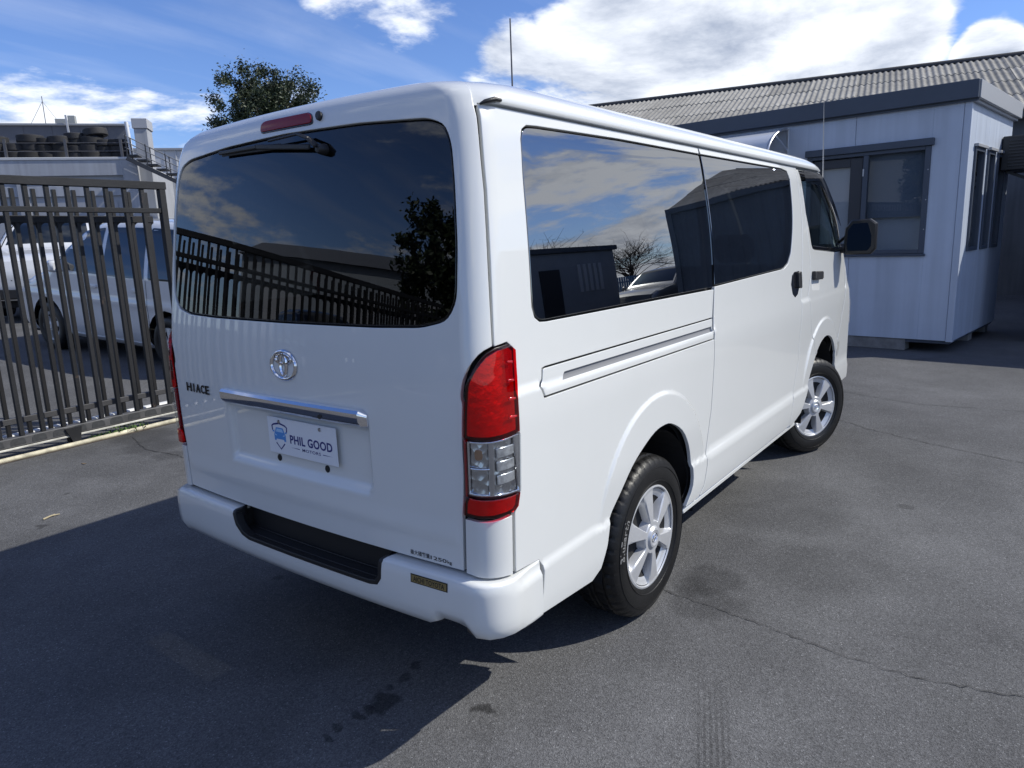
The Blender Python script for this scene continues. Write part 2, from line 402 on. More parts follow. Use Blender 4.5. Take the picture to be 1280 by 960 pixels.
def S0(q, z):
    q = np.asarray(q, float); z = np.asarray(z, float); q, z = np.broadcast_arrays(q, z)
    sg = np.where(q < 0, -1., 1.); p = q2p(np.abs(q))
    W, R, rc, rx, yr, x0, x1, fx, fc = vparts(z)
    a = np.clip(p, 0, 1); x = R + BOW*a**2; y = yr*a
    th = np.clip(p - 1, 0, 1)*np.pi/2; k = 2*BOW/yr
    x = np.where(p > 1, R + BOW + rx*(1 - np.cos(th)) + k*rc*np.sin(th)*np.cos(th), x)
    y = np.where(p > 1, yr + rc*np.sin(th), y)
    xs = x0 + (x1 - x0)*np.clip(p - 2, 0, 1)
    x = np.where(p > 2, xs, x); y = np.where(p > 2, W - taper(xs), y)
    Wf = W - taper(x1); yf = Wf - fc
    th = np.clip(p - 3, 0, 1)*np.pi/2; kf = 2*.09/yf
    x = np.where(p > 3, x1 + fx*np.sin(th) - kf*fc*np.sin(th)*np.cos(th)*0, x)
    y = np.where(p > 3, yf + fc*np.cos(th), y)
    b = np.clip(5 - p, 0, 1)
    x = np.where(p > 4, x1 + fx + .09*(1 - b**2), x); y = np.where(p > 4, yf*b, y)
    return np.stack([x, sg*y + YOFF, z], -1)
def x2q(x, z):
    W, R, rc, rx, yr, x0, x1, fx, fc = vparts(z)
    x = np.asarray(x, float)
    pc = 1 + np.arccos(np.clip(1 - (x - R - BOW)/rx, 0, 1))/(np.pi/2)
    ps = 2 + (x - x0)/(x1 - x0)
    pf = 3 + np.arcsin(np.clip((x - x1)/fx, 0, 1))/(np.pi/2)
    return p2q(np.where(x < x0, pc, np.where(x > x1, pf, ps)))
def vdisp(q, z):
    P = S0(q, z); x = P[..., 0]; aq = np.abs(q)
    d = np.zeros(np.shape(x))
    sd = sst(.88, .93, aq)
    for cx, cz in ((1.115, .44), (3.75, .46)):
        r = np.hypot(x-cx, z-cz)
        d = d + sd*(.010*(1-sst(.484, .504, r))*sst(.52, .74, z))
    lic = (1-sst(.372, .392, aq))*sst(.768, .812, z)*(1-sst(.985, 1.015, z))
    d = d - .024*lic*(aq < .6)
    # soft crease running round the tailgate at lamp-bottom height
    d = d + .003*(1-sst(.72, .74, aq))*sst(.66, .70, z)*(1-sst(.70, .76, z))
    return d
def vnorm0(q, z, e=1e-3):
    n = np.cross(S0(q+e, z)-S0(q-e, z), S0(q, z+e)-S0(q, z-e)); n /= np.linalg.norm(n, axis=-1, keepdims=True)+1e-12
    s = np.sign((n*vout(S0(q, z))).sum(-1, keepdims=True)); return n*s
def vout(P): return np.stack([(P[..., 0]-2.3)*.36, P[..., 1]-YOFF, np.zeros(P.shape[:-1])], -1) + np.array([0, 0, .05])
def vbody(q, z, off=0.0):
    q = np.asarray(q, float); z = np.asarray(z, float)
    return S0(q, z) + vnorm0(q, z)*(vdisp(q, z)+off)[..., None]
def sq(pts): return np.array([(-float(x2q(x, z)), z) for x, z in pts])
def mirrorq(p): p = np.array(p, float); p[:, 0] *= -1; return p

paint = mat('white_paint', (.655, .668, .66), rough=.32, coat=1.0, coat_rough=.015, spec=.45, noise=(3, .012), bump=(2.5, .05))
trim = mat('black_plastic_trim', (.012, .012, .013), rough=.45, bump=(300, .15))
gloss_black = mat('gloss_black', (.008, .008, .01), rough=.12, coat=.6)
dark_in = mat('dark_cavity', (.012, .012, .013), rough=.9)
rubber = mat('tyre_rubber', (.0085, .0085, .009), rough=.42, spec=.35, noise=(18, .3), bump=(220, .12))
seal = mat('rubber_seal', (.01, .01, .01), rough=.6)
chrome = mat('chrome', (.82, .82, .84), rough=.06, metal=1)
silver = mat('silver_wheel_paint', (.52, .53, .55), rough=.36, metal=.35, coat=.3, noise=(40, .04))
red_lens = mat('red_lamp_lens', (.20, .002, .006), rough=.10, coat=1.0, spec=.6)
red_glass = glass('red_lens_glass', (.88, .020, .030), ior=1.5)
red_refl = mat('red_reflector', (.92, .22, .20), rough=.25, metal=.8, bump=(45, .25))
privacy = glass('privacy_glass', (.05, .055, .06), ior=3.1, back=.06)
tint = glass('rear_privacy_glass', (.11, .12, .13), ior=1.58, back=.06)
clear_glass = glass('clear_glass', (.66, .74, .71), ior=1.5)
visor_m = glass('smoked_visor', (.10, .10, .11), ior=1.75)
lens_clear = glass('clear_lens', (.86, .88, .9), ior=1.5)
trim_in = mat('interior_grey', (.05, .05, .055), rough=.8)
seat_m = mat('seat_fabric', (.035, .036, .042), rough=.95, noise=(60, .2))

VAN = empty('van', (2.3, YOFF, 0), 0, 'clean white delivery van parked on asphalt with tinted windows and open-sky reflections', 'van')
VANM = Matrix.Translation((-2.3, -YOFF, 0))
def vpart(o, parent=None):
    """world-built part -> child of the van (or of one of its parts)"""
    o.parent = parent or VAN
    o.matrix_parent_inverse = Matrix.Translation((-2.3, -YOFF, 0))
    return o
def vchild(o, part):
    o.parent = part; o.matrix_parent_inverse = Matrix.Identity(4); return o
def vp(name, outline, m, parent=None, **k):
    k.setdefault('gap', .0034)
    o = panel(name, outline, m, None, vbody, vout, **k)
    return vpart(o) if parent is None else vchild(o, parent)

# arch openings (x, z)
ARCH_R = [(.684, .462), (.712, .55), (.787, .622), (.874, .702), (.966, .752), (1.062, .788), (1.14, .797), (1.217, .788), (1.33, .733), (1.412, .642), (1.452, .545), (1.462, .449), (1.39, .362)]
ARCH_F = [(3.16, .345), (3.34, .486), (3.43, .62), (3.524, .73), (3.60, .777), (3.675, .806), (3.77, .822), (3.869, .814), (3.96, .785), (4.033, .736), (4.09, .67), (4.132, .596), (4.145, .50), (4.12, .42)]
ARCH_Rs = smooth_open(ARCH_R, 3); ARCH_Fs = smooth_open(ARCH_F, 3)
SD_REAR = [(1.545, .362), (1.596, .407), (1.627, .496), (1.624, .549), (1.684, .747), (1.706, .942), (1.712, 1.078), (1.735, 1.17), (1.764, 1.304), (1.708, 1.887), (1.700, 1.928)]
SD_FRONT = [(3.18, 1.928), (3.262, 1.498), (3.222, 1.25), (3.184, 1.136), (3.144, .912), (3.131, .744), (3.042, .545), (2.992, .402), (2.985, .362)]
FD_REAR = [(3.236, 1.918), (3.35, 1.60), (3.435, 1.36), (3.43, 1.25), (3.350, 1.14), (3.385, 1.02), (3.415, .924), (3.464, .815), (3.524, .735)]
LAMP = smooth_open([(-.754, .777), (-.763, .898), (-.764, 1.017), (-.778, 1.139), (-.798, 1.191), (-.839, 1.244), (-.877, 1.264)], 3).tolist() + \
       [(-.922, 1.268), (-.945, 1.250), (-.944, 1.17), (-.940, 1.118), (-.937, 1.007), (-.930, .825), (-.920, .785), (-.903, .773), (-.845, .771)]
LAMP = np.array(LAMP)
GQ = [(.375, 1.309), (.340, 1.312), (.317, 1.327), (.307, 1.358), (.309, 1.40), (.322, 1.60), (.337, 1.80), (.341, 1.845), (.353, 1.872), (.378, 1.885), (.43, 1.888), (.949, 1.896), (1.702, 1.896), (1.757, 1.307)]
GS = [(1.720, 1.896), (2.93, 1.901), (3.03, 1.892), (3.075, 1.85), (3.088, 1.685), (3.062, 1.55), (3.006, 1.42), (2.94, 1.362), (2.854, 1.336), (1.774, 1.313)]
RAIL = [(.345, 1.169), (1.722, 1.171), (1.700, 1.078), (.318, 1.082), (.303, 1.118), (.322, 1.134), (.330, 1.166)]

def arch_points():
    out = []
    for cx, cz in ((1.115, .44), (3.75, .46)):
        for r in np.concatenate([np.arange(.405, .47, .0095), np.arange(.474, .516, .0045)]):
            for a in np.arange(R(-12), R(192), R(2.4)): x, z = cx+r*math.cos(a), cz+r*math.sin(a); out.append((-float(x2q(x, z)), z))
    return np.array(out)
ARCHP = arch_points()
def van_side(flip):
    F = (lambda p: mirrorq(p)) if flip else (lambda p: np.array(p, float))
    # rear quarter panel
    sd = SD_REAR
    shut = [(-.874, 1.262), (-.874, 1.281), (-.872, 1.470), (-.870, 1.694), (-.858, 1.893), (-.853, 1.928)]
    out = sq([(.137, .770), (.132, .578), (.252, .570), (.272, .545), (.262, .459), (.24, .385), (.578, .358), (.64, .385)] + [tuple(p) for p in ARCH_Rs] + sd[:7]).tolist()
    out += sq([RAIL[2], RAIL[3], RAIL[4], RAIL[5], RAIL[6], RAIL[0], RAIL[1]]).tolist()
    out += sq([(1.761, 1.302)] + [(GQ[0][0], GQ[0][1])] + GQ[1:13] + [(1.700, 1.928)]).tolist()
    out += shut[::-1]
    lo_ = [tuple(p) for p in LAMP]
    i0 = 18
    out += [(-.922, 1.268), (-.945, 1.250), (-.944, 1.17), (-.940, 1.118), (-.937, 1.007), (-.930, .825), (-.920, .785)]
    qp = vp('quarter_panel', F(out), paint, step=.022, extra=F(ARCHP))
    g = vp('quarter_window', F(inset(ccw(rounded(sq(GQ), .012, 3)), .004)), privacy, qp, step=.08, off=-.003, gap=.0, rim=.004)
    # slide rail cover with its slot
    rl = vp('slide_rail_cover', F(sq(RAIL)), paint, qp, step=.02, gap=.003, holes=[F(sq([(.452, 1.134), (1.70, 1.131), (1.70, 1.117), (.436, 1.119)]))], rim=.010)
    vp('rail_slot', F(sq([(.43, 1.14), (1.715, 1.137), (1.71, 1.111), (.42, 1.113)])), mat('slot_grey', (.15, .155, .17), rough=.5), rl, step=.02, gap=0, off=-.010, rim=.001)
    # corner piece under the lamp
    vp('corner_panel', F([(-.749, .5935), (-.754, .770), (-.845, .766), (-.901, .768), (-.896, .577), (-.83, .585)]), paint, step=.03)
    # sliding door
    out = sq(sd[:7] + [(1.735, 1.17), (1.766, 1.304)] + [GS[9], GS[8], GS[7], GS[6], GS[5], GS[4], GS[3], GS[2], GS[1], GS[0]] + [(1.702, 1.928)] + SD_FRONT)
    dr = vp('sliding_door', F(out), paint, step=.04)
    vp('window_glass', F(inset(ccw(rounded(sq(GS), .010, 3)), .004)), privacy, dr, step=.08, off=-.003, gap=0, rim=.004)
    # door handle pocket
    hp = sq([(2.985, 1.235), (3.01, 1.285), (3.06, 1.305), (3.165, 1.306), (3.165, 1.22), (3.12, 1.165), (3.06, 1.15), (3.01, 1.175)])
    vp('handle_pocket', F(hp), gloss_black, dr, step=.02, gap=0, off=.0015, rim=.002)
    vp('door_handle', F(sq([(3.10, 1.205), (3.10, 1.300), (3.155, 1.302), (3.155, 1.20)])), trim, dr, step=.02, gap=0, off=.022, rim=.02, bevel=.006)
    # B pillar with lower rear-of-wheel skirt
    out = sq(SD_FRONT + [(3.05, .352)] + [tuple(p) for p in ARCH_Fs[1:11]]) .tolist() + sq(FD_REAR[::-1] + [(3.236, 1.928)]).tolist()
    vp('door_pillar', F(out), paint, step=.022, extra=F(ARCHP))
    # front door
    dg = [(3.285, 1.905), (3.694, 1.903), (3.79, 1.882), (3.87, 1.842), (4.10, 1.69), (4.29, 1.56), (4.42, 1.44), (4.43, 1.405), (4.32, 1.393), (4.125, 1.391), (3.56, 1.425), (3.50, 1.435), (3.475, 1.46), (3.384, 1.65)]
    af = [tuple(p) for p in ARCH_Fs if p[0] > 3.53]
    out = sq(FD_REAR + [a for a in af if a[0] < 4.10 and a[1] > .64] + [(4.22, .80), (4.34, 1.0), (4.45, 1.25), (4.475, 1.38), (4.455, 1.445), (4.325, 1.58), (4.125, 1.725), (3.89, 1.872), (3.80, 1.908), (3.70, 1.918)])
    fd = vp('front_door', F(out), paint, holes=[F(inset(ccw(sq(dg)), -.004))], step=.022, extra=F(ARCHP))
    vp('window_frame', F(inset(ccw(sq(dg)), -.002)), gloss_black, fd, holes=[F(inset(ccw(sq(dg)), .022))], step=.05, off=-.006, gap=0, rim=.004)
    vp('window_glass', F(inset(ccw(sq(dg)), .018)), clear_glass, fd, step=.08, off=-.012, gap=0, rim=0)
    vp('rain_visor', F(sq([(3.30, 1.912), (3.70, 1.910), (3.80, 1.890), (3.88, 1.848), (4.10, 1.70), (4.30, 1.566), (4.24, 1.555), (4.04, 1.675), (3.82, 1.80), (3.70, 1.832), (3.345, 1.832)])), visor_m, fd, step=.04, off=.020, gap=0, rim=.0)
    hp = sq([(3.465, 1.284), (3.655, 1.274), (3.64, 1.15), (3.45, 1.162)])
    vp('handle_pocket', F(rounded(hp, .02)), mat('white_paint_recess', (.74, .745, .735), rough=.35, coat=.8), fd, step=.03, gap=0, off=.001, rim=.003)
    vp('door_handle', F(rounded(sq([(3.465, 1.286), (3.655, 1.276), (3.645, 1.222), (3.458, 1.230)]), .012)), trim, fd, step=.02, gap=0, off=.030, rim=.028, bevel=.006)
    # sill strip
    mb = MB(); s = 1 if flip else -1
    y0 = YOFF + s*.842; y1 = YOFF + s*.80
    mb.box(1.40, 3.16, y1, y0, .325, .352, .006); sl_ = vpart(mb.build('sill_strip', paint, None, smooth=40))
    BELT[0] = 0.0      # the lamp runs straight past the waist crease
    # lamp: reflector base, red and clear lenses
    lp = vp('tail_lamp', F(inset(ccw(LAMP), .001)), mat('lamp_housing', (.012, .004, .005), rough=.4), step=.03, gap=.001, rim=.03, off=-.006)
    cl = np.array([(-.776, .846), (-.777, 1.007), (-.845, 1.003), (-.915, 1.006), (-.936, 1.005), (-.929, .829), (-.842, .839)])
    refl = mat('lamp_reflector', (.62, .63, .65), rough=.18, metal=1)
    if 'Bump' not in refl.node_tree.nodes:
        nt = refl.node_tree; vo = nt.nodes.new('ShaderNodeTexVoronoi'); vo.inputs['Scale'].default_value = 38
        tc = nt.nodes.new('ShaderNodeTexCoord'); nt.links.new(tc.outputs['Object'], vo.inputs['Vector'])
        bp = nt.nodes.new('ShaderNodeBump'); bp.name = 'Bump'; bp.inputs['Strength'].default_value = .45; bp.inputs['Distance'].default_value = .012
        nt.links.new(vo.outputs['Distance'], bp.inputs['Height']); nt.links.new(bp.outputs[0], nt.nodes['Principled BSDF'].inputs['Normal'])
    li = ccw(LAMP)
    upper = [p for p in inset(li, .005) if p[1] > 1.012]
    upper = np.array(sorted(upper, key=lambda p: math.atan2(p[1]-1.10, p[0]+.84)))
    lower = [p for p in inset(li, .005) if p[1] < .835]
    lower = np.array(sorted(list(map(tuple, lower)) + [(-.772, .839), (-.842, .832), (-.924, .823)], key=lambda p: math.atan2(p[1]-.805, p[0]+.85)))
    upper = np.array(sorted(list(map(tuple, upper)) + [(-.775, 1.013), (-.845, 1.009), (-.932, 1.011)], key=lambda p: math.atan2(p[1]-1.10, p[0]+.86)))
    vp('red_reflector', F(inset(ccw(upper), .004)), red_refl, lp, step=.012, gap=0, off=-.003, rim=.0)
    vp('red_reflector', F(inset(ccw(lower), .003)), red_refl, lp, step=.012, gap=0, off=-.003, rim=.0)
    vp('red_lens', F(upper), red_glass, lp, step=.02, gap=0, off=.010, rim=.014, bevel=.004)
    vp('lower_red_lens', F(lower), red_glass, lp, step=.02, gap=0, off=.010, rim=.014, bevel=.004)
    vp('side_red_strip', F([(-.769, .842), (-.770, 1.010), (-.776, 1.010), (-.7755, .842)]), red_lens, lp, step=.02, gap=0, off=.009, rim=.012, bevel=.001)
    vp('reflector', F(inset(ccw(cl), .002)), refl, lp, step=.02, gap=0, off=-.004, rim=.0)
    vp('clear_lens', F(cl), lens_clear, lp, step=.02, gap=.001, off=.010, rim=.012, bevel=.003)
    # reflector frame and bulb divider inside the clear window
    vp('lens_frame', F(inset(ccw(cl), .001)), chrome, lp, step=.02, gap=0, off=.004, rim=.004, holes=[F(inset(ccw(cl[[0, 1, 2, 6]]), .007)), F(inset(ccw(cl[[2, 3, 5, 6]]), .006))])
    vp('lens_divider', F([(-.779, .924), (-.779, .928), (-.840, .924), (-.840, .920)]), chrome, lp, step=.02, gap=0, off=.005, rim=.003)
    for k in range(4):
        zc = 1.06 + .052*k
        vp('lens_rib', F([(-.888-.004*k, zc), (-.920, zc-.003), (-.921, zc+.003), (-.897, zc+.006)]), mat('red_rib_highlight', (.42, .008, .012), rough=.1, coat=1), lp, step=.02, gap=0, off=.0125, rim=.003, bevel=.002)  # ribs in brighter red; highlight streaks are put into their colour
    for zc in (.87, .91, .95):
        vp('lens_rib', F([(-.856, zc), (-.912, zc), (-.912, zc+.03), (-.856, zc+.03)]), mat('frosted_lens', (.48, .49, .50), rough=.22, coat=.6, metal=.5, noise=(60, .4)), lp, step=.02, gap=.001, off=.002, rim=.002)
    vp('bulb', F(rounded([(-.800, .95), (-.800, .982), (-.822, .982), (-.822, .95)], .012)), mat('amber_bulb', (.34, .19, .10), rough=.2, coat=1), lp, step=.01, gap=0, off=.001, rim=.004)
    BELT[0] = 1.0
    return qp, dr, fd, lp
RIGHT = van_side(False); LEFT = van_side(True)

# ---- tailgate
def tailgate():
    half = [(-.747, .5965), (-.752, .776)] + [tuple(p) for p in LAMP[:19] if p[1] > .78] + [(-.872, 1.470), (-.870, 1.694), (-.858, 1.893), (-.846, 1.976), (-.840, 2.014)]
    out = half + [(-q, z) for q, z in half[::-1]]
    gl = [(-.775, 1.385), (-.738, 1.330), (-.66, 1.314), (-.45, 1.310), (0, 1.313), (.45, 1.316), (.66, 1.326), (.735, 1.36), (.757, 1.42), (.762, 1.70), (.758, 1.87), (.735, 1.908),
          (.66, 1.918), (.40, 1.924), (0, 1.926), (-.40, 1.914), (-.69, 1.892), (-.757, 1.878), (-.780, 1.84), (-.779, 1.70)]
    gl = np.array([(.5*(a[0]-b[0]), .5*(a[1]+b[1])) for a, b in zip(gl, [gl[7], gl[6], gl[6], gl[5], gl[4], gl[3], gl[2], gl[1], gl[0], gl[19], gl[18], gl[17], gl[16], gl[15], gl[14], gl[13], gl[12], gl[11], gl[10], gl[9]])]) if False else np.array(gl)
    hg = [(-.45, 1.316), (-.64, 1.322), (-.735, 1.343), (-.770, 1.395), (-.781, 1.55), (-.782, 1.70), (-.779, 1.82), (-.762, 1.872), (-.70, 1.895), (-.40, 1.912)]
    gl = np.array([(0, 1.314)] + hg + [(0, 1.919)] + [(-q, z) for q, z in hg[::-1]])
    gl = rounded(gl, .03, 3)
    tg = vp('tailgate', out, paint, holes=[gl], step=.0165, gap=.0052)
    win = vp('rear_window', inset(ccw(gl), .003), tint, tg, step=.06, off=-.004, gap=0, rim=.004)
    vp('window_surround', inset(ccw(gl), .0), gloss_black, tg, holes=[inset(ccw(gl), .030)], step=.05, off=-.009, gap=0, rim=.002)
    # high brake lamp
    bl = rounded([(.150, 1.941), (.156, 1.966), (.138, 1.978), (-.142, 1.977), (-.163, 1.968), (-.170, 1.940), (-.155, 1.936), (.138, 1.937)], .010)
    hb = vp('high_brake_lamp', bl, gloss_black, tg, step=.02, gap=0, off=.004, rim=.006)
    vp('brake_lens', inset(ccw(bl), .004), mat('dull_red_lens', (.20, .004, .010), rough=.25, coat=.35, spec=.2), tg, step=.02, gap=0, off=.008, rim=.006, bevel=.002)
    ring = [(-.206+.015*math.cos(a), 1.957+.014*math.sin(a)) for a in np.linspace(0, 2*math.pi, 16, endpoint=False)]
    vp('washer_nozzle', ring, trim, tg, step=.01, gap=0, off=.012, rim=.012, bevel=.004)
    # emblem: three ovals
    em = MB()
    def oval(qc, zc, a, b, w, n=40, off=.008):
        V = []; F = []
        ring_ = []
        for i in range(n):
            t = 2*math.pi*i/n
            c_ = np.array([qc+a*math.cos(t), zc+b*math.sin(t)]); nn = np.array([math.cos(t)/a, math.sin(t)/b]); nn /= np.linalg.norm(nn)
            for du, dh in ((-w, 0), (-w*.4, .006), (w*.4, .006), (w, 0)):
                p = c_+nn*du; V.append(tuple(vbody(p[0], p[1], off+dh-.005)))
        for i in range(n):
            j = (i+1) % n
            for k in range(3): F.append((4*i+k, 4*i+k+1, 4*j+k+1, 4*j+k))
        em.add(V, F)
    oval(0, 1.168, .067, .047, .0065); oval(0, 1.189, .042, .0155, .005); oval(0, 1.172, .017, .040, .005)
    vchild(em.build('emblem', chrome, None, smooth=60), tg)
    # chrome garnish above the plate
    gy = lambda q, s: vbody(q, 1.0 + s, 0)
    gm = MB(); V = []; F = []; n = 40
    prof = [(.056, .002), (.054, .020), (.045, .028), (.020, .026), (.004, .016), (-.002, .004)]
    for i in range(n+1):
        u = -1+2*i/n; q = .396*u; e = max(0, (abs(u)-.955)/.045)
        for dz, of in prof:
            b = S0(q, 1.045); V.append((float(b[0])-of*(1-.75*e**2), float(b[1]), 1.0+.056*e*.0 + dz*(1-.0*e) - (.014*e*e if dz > .03 else 0)))
    k = len(prof)
    for i in range(n):
        for j in range(k-1): F.append((i*k+j, i*k+j+1, (i+1)*k+j+1, (i+1)*k+j))
    F.append(tuple(range(k))); F.append(tuple(n*k+j for j in range(k)))
    gm.add(V, F); gar = vchild(gm.build('plate_garnish', chrome, None, smooth=35), tg)
    kb = MB(); kb.lathe([(.0, -.003), (.007, -.003), (.009, 0)], 16, 'x', M=Matrix.Translation((float(S0(-.20, 1.02)[0])-.0265, -.20+YOFF, 1.018))); vchild(kb.build('key_cylinder', trim, None), tg)
    # number plate
    x_p = float(vbody(0, .90, 0)[0]) - .012
    pm = MB(); pm.box(x_p-.003, x_p, YOFF-.232, YOFF+.140, .842, .974, .002)
    plate = vchild(pm.build('dealer_plate', mat('plate_white', (.72, .74, .78), rough=.35), None), tg)
    ink = mat('plate_navy_ink', (.012, .018, .16), rough=.4); inkb = mat('plate_blue_ink', (.07, .26, .62), rough=.4)
    # plate coordinates: u to the right as read (= -y), v up; origin at plate centre
    yc, zc = YOFF-.046, .908
    def on_plate(me, name, m, h=.0005):
        map_mesh(me, lambda c: np.stack([np.full(len(c), x_p-.003-h), yc-c[:, 0], zc+c[:, 1]], -1)); return vchild(link(name, me, m, None), tg)
    on_plate(fit_mesh(text_mesh('PHIL GOOD', .05, bold=.0014, spacing=1.05), -.062, .163, -.020, .012), 'plate_lettering', ink)
    on_plate(fit_mesh(text_mesh('MOTORS', .03, bold=.0003, spacing=1.1), .002, .100, -.040, -.029), 'plate_lettering', ink)
    lm = MB(); lm.v = []
    def flat(poly, mb): mb.add([(u, v, 0) for u, v in poly], [tuple(range(len(poly)))])
    dm = MB(); dash = [MB(), MB()]; flat([(-.062, -.0335), (-.012, -.0325), (-.012, -.0355)], dash[0]); flat([(.112, -.0335), (.112, -.0365), (.163, -.035)], dash[1])
    for d_ in dash: on_plate(d_.mesh('plate_dash', fix=False), 'plate_dash', ink)
    # shield outline pieces
    def strip(pts, w, mb):
        pts = [np.array(p, float) for p in pts]; L_ = []; R_ = []
        for i, p in enumerate(pts):
            d = pts[min(i+1, len(pts)-1)]-pts[max(i-1, 0)]; d /= np.linalg.norm(d); nn = np.array([-d[1], d[0]]); L_.append(p+nn*w/2); R_.append(p-nn*w/2)
        for i in range(len(pts)-1): flat([tuple(L_[i]), tuple(L_[i+1]), tuple(R_[i+1]), tuple(R_[i])], mb)
    strip([(-.158, .018), (-.160, .034), (-.150, .040), (-.135, .043), (-.118, .046), (-.101, .043), (-.086, .040), (-.076, .034), (-.078, .018)], .006, dm)
    d2 = MB(); strip([(-.142, -.026), (-.118, -.048), (-.094, -.026)], .005, d2); on_plate(d2.mesh('plate_chevron', fix=False), 'plate_chevron', ink)
    me = dm.mesh('plate_emblem_lines', fix=False); on_plate(me, 'plate_emblem_lines', ink)
    cm = MB(); flat([(-.150, -.018), (-.151, .004), (-.145, .014), (-.137, .030), (-.099, .030), (-.091, .014), (-.085, .004), (-.086, -.018), (-.095, -.018), (-.097, -.012), (-.139, -.012), (-.141, -.018)], cm)
    flat([(-.158, .012), (-.158, .018), (-.149, .018), (-.147, .012)], cm); flat([(-.089, .012), (-.087, .018), (-.078, .018), (-.078, .012)], cm)
    on_plate(cm.mesh('plate_car_mark', fix=False), 'plate_car_mark', inkb)
    cm = MB(); flat([(-.139, .014), (-.133, .026), (-.103, .026), (-.097, .014)], cm); flat([(-.147, .002), (-.147, .007), (-.135, .003), (-.135, -.001)], cm); flat([(-.089, .002), (-.089, .007), (-.101, .003), (-.101, -.001)], cm)
    on_plate(cm.mesh('plate_car_glass', fix=False), 'plate_car_glass', mat('plate_pale_ink', (.35, .55, .80), rough=.4), .0009)
    for y in (.071, -.151):
        s_ = MB(); s_.lathe([(0, -.004), (.006, -.003), (.007, 0)], 12, 'x', M=Matrix.Translation((x_p-.003, yc+.046+y-.0, .960))); vchild(s_.build('plate_screw', mat('screw_steel', (.45, .45, .47), rough=.3, metal=1), None), tg)
    for q in (.108, -.155):
        ring = [(q+.0115*math.cos(a), .820+.0125*math.sin(a)) for a in np.linspace(0, 2*math.pi, 14, endpoint=False)]
        vp('rubber_stop', ring, seal, tg, step=.01, gap=0, off=.004, rim=.006)
    # model name and payload lettering
    def on_body(me, q0, q1, z0, z1, name, m, off=.002):
        fit_mesh(me, 0, 1, 0, 1)
        def fn(c):
            q = q0+(q1-q0)*c[:, 0]; z = z0+(z1-z0)*c[:, 1]; return vbody(q, z, 0)+vnorm0(q, z)*(off+np.clip(c[:, 2], 0, 1))[:, None]
        map_mesh(me, fn); return vchild(link(name, me, m, None), tg)
    ltr = mat('badge_dark_chrome', (.06, .062, .07), rough=.22, metal=1)
    spans = ((0, .22), (.305, .35), (.42, .62), (.65, .80), (.84, 1.0))
    for i, ch in enumerate('HIACE'):
        a, b = .672-.175*spans[i][0], .672-.175*spans[i][1]
        on_body(text_mesh(ch, .05, extrude=.0015, bold=.0012), a, b, 1.013, 1.047, 'model_badge_letter', ltr, .003)
    blk = mat('black_decal', (.01, .01, .012), rough=.4)
    on_body(text_mesh('最大積載量', .05, bold=.0003), -.538, -.616, .6115, .6275, 'payload_lettering', blk, .0012)
    on_body(text_mesh('1250', .05, bold=.0006), -.619, -.681, .612, .624, 'payload_lettering', blk, .0012)
    on_body(text_mesh('kg', .05, bold=.0006), -.684, -.701, .6090, .6225, 'payload_lettering', blk, .0012)
    # wiper
    P = lambda q, z, o: Vector(vbody(q, z, o))
    wb = MB(); c = P(-.228, 1.853, .0); wb.lathe([(.0, -.030), (.010, -.029), (.014, -.023), (.018, -.004), (.018, .004)], 18, 'x', M=Matrix.Translation(c))
    wp = vchild(wb.build('rear_wiper', trim, None, smooth=40), tg)
    wa = MB(); wa.bar(P(-.228, 1.855, .030), P(-.190, 1.882, .034), .022, .012, c=.004); wa.bar(P(-.190, 1.882, .034), P(-.125, 1.903, .030), .016, .009, c=.003); wa.bar(P(-.125, 1.903, .030), P(.06, 1.900, .024), .009, .008, c=.003)
    wa.bar(P(-.175, 1.862, .018), P(.14, 1.890, .020), .009, .017, c=.003); wa.bar(P(.14, 1.890, .020), P(.408, 1.893, .018), .008, .013, c=.003)
    wa.bar(P(.0, 1.882, .012), P(.40, 1.891, .010), .005, .018, c=.002)
    vchild(wa.build('wiper_arm', trim, None), tg)
    return tg
TG = tailgate()

# ---- rear bumper with its step
BP = np.array([(-.03, .5905), (.024, .590), (.033, .5885), (.0395, .583), (.0425, .572), (.0445, .545), (.0450, .50), (.0430, .457), (.036, .430), (.023, .412), (-.02, .404)])
_bs = np.concatenate([[0], np.cumsum(np.linalg.norm(np.diff(BP, axis=0), axis=1))]); _bo = pchip(_bs, BP[:, 0]); _bz = pchip(_bs, BP[:, 1])
def bs_at(z): return float(np.interp(-z, -BP[1:, 1], _bs[1:]))
def bumper_chart(q, s, off=0.0):
    q = np.asarray(q, float); s = np.asarray(s, float)
    b = S0(q, np.full(np.shape(q), .56)); n = vnorm0(q, np.full(np.shape(q), .56)); n[..., 2] = 0; n /= np.linalg.norm(n, axis=-1, keepdims=True)
    a = 1 - .94*sst(.79, .975, np.abs(q)); o = _bo(s); z = _bz(s)
    o = np.where(o > 0, o*a, o) + .0105*sst(.85, .96, np.abs(q))*(1-sst(.535, .565, z))
    t = sst(.70, .95, np.abs(q)); z = z - t*(.018*sst(.45, .59, z)) - t*.018*(1-sst(.40, .50, z))
    z = z + .030*sst(-.80, -.755, -q*0 + q)*(1-sst(-.68, -.63, q))*(1-sst(.42, .50, z))   # cut-out above the exhaust
    p = b + n*(o+off)[..., None]; p[..., 2] = z; return p
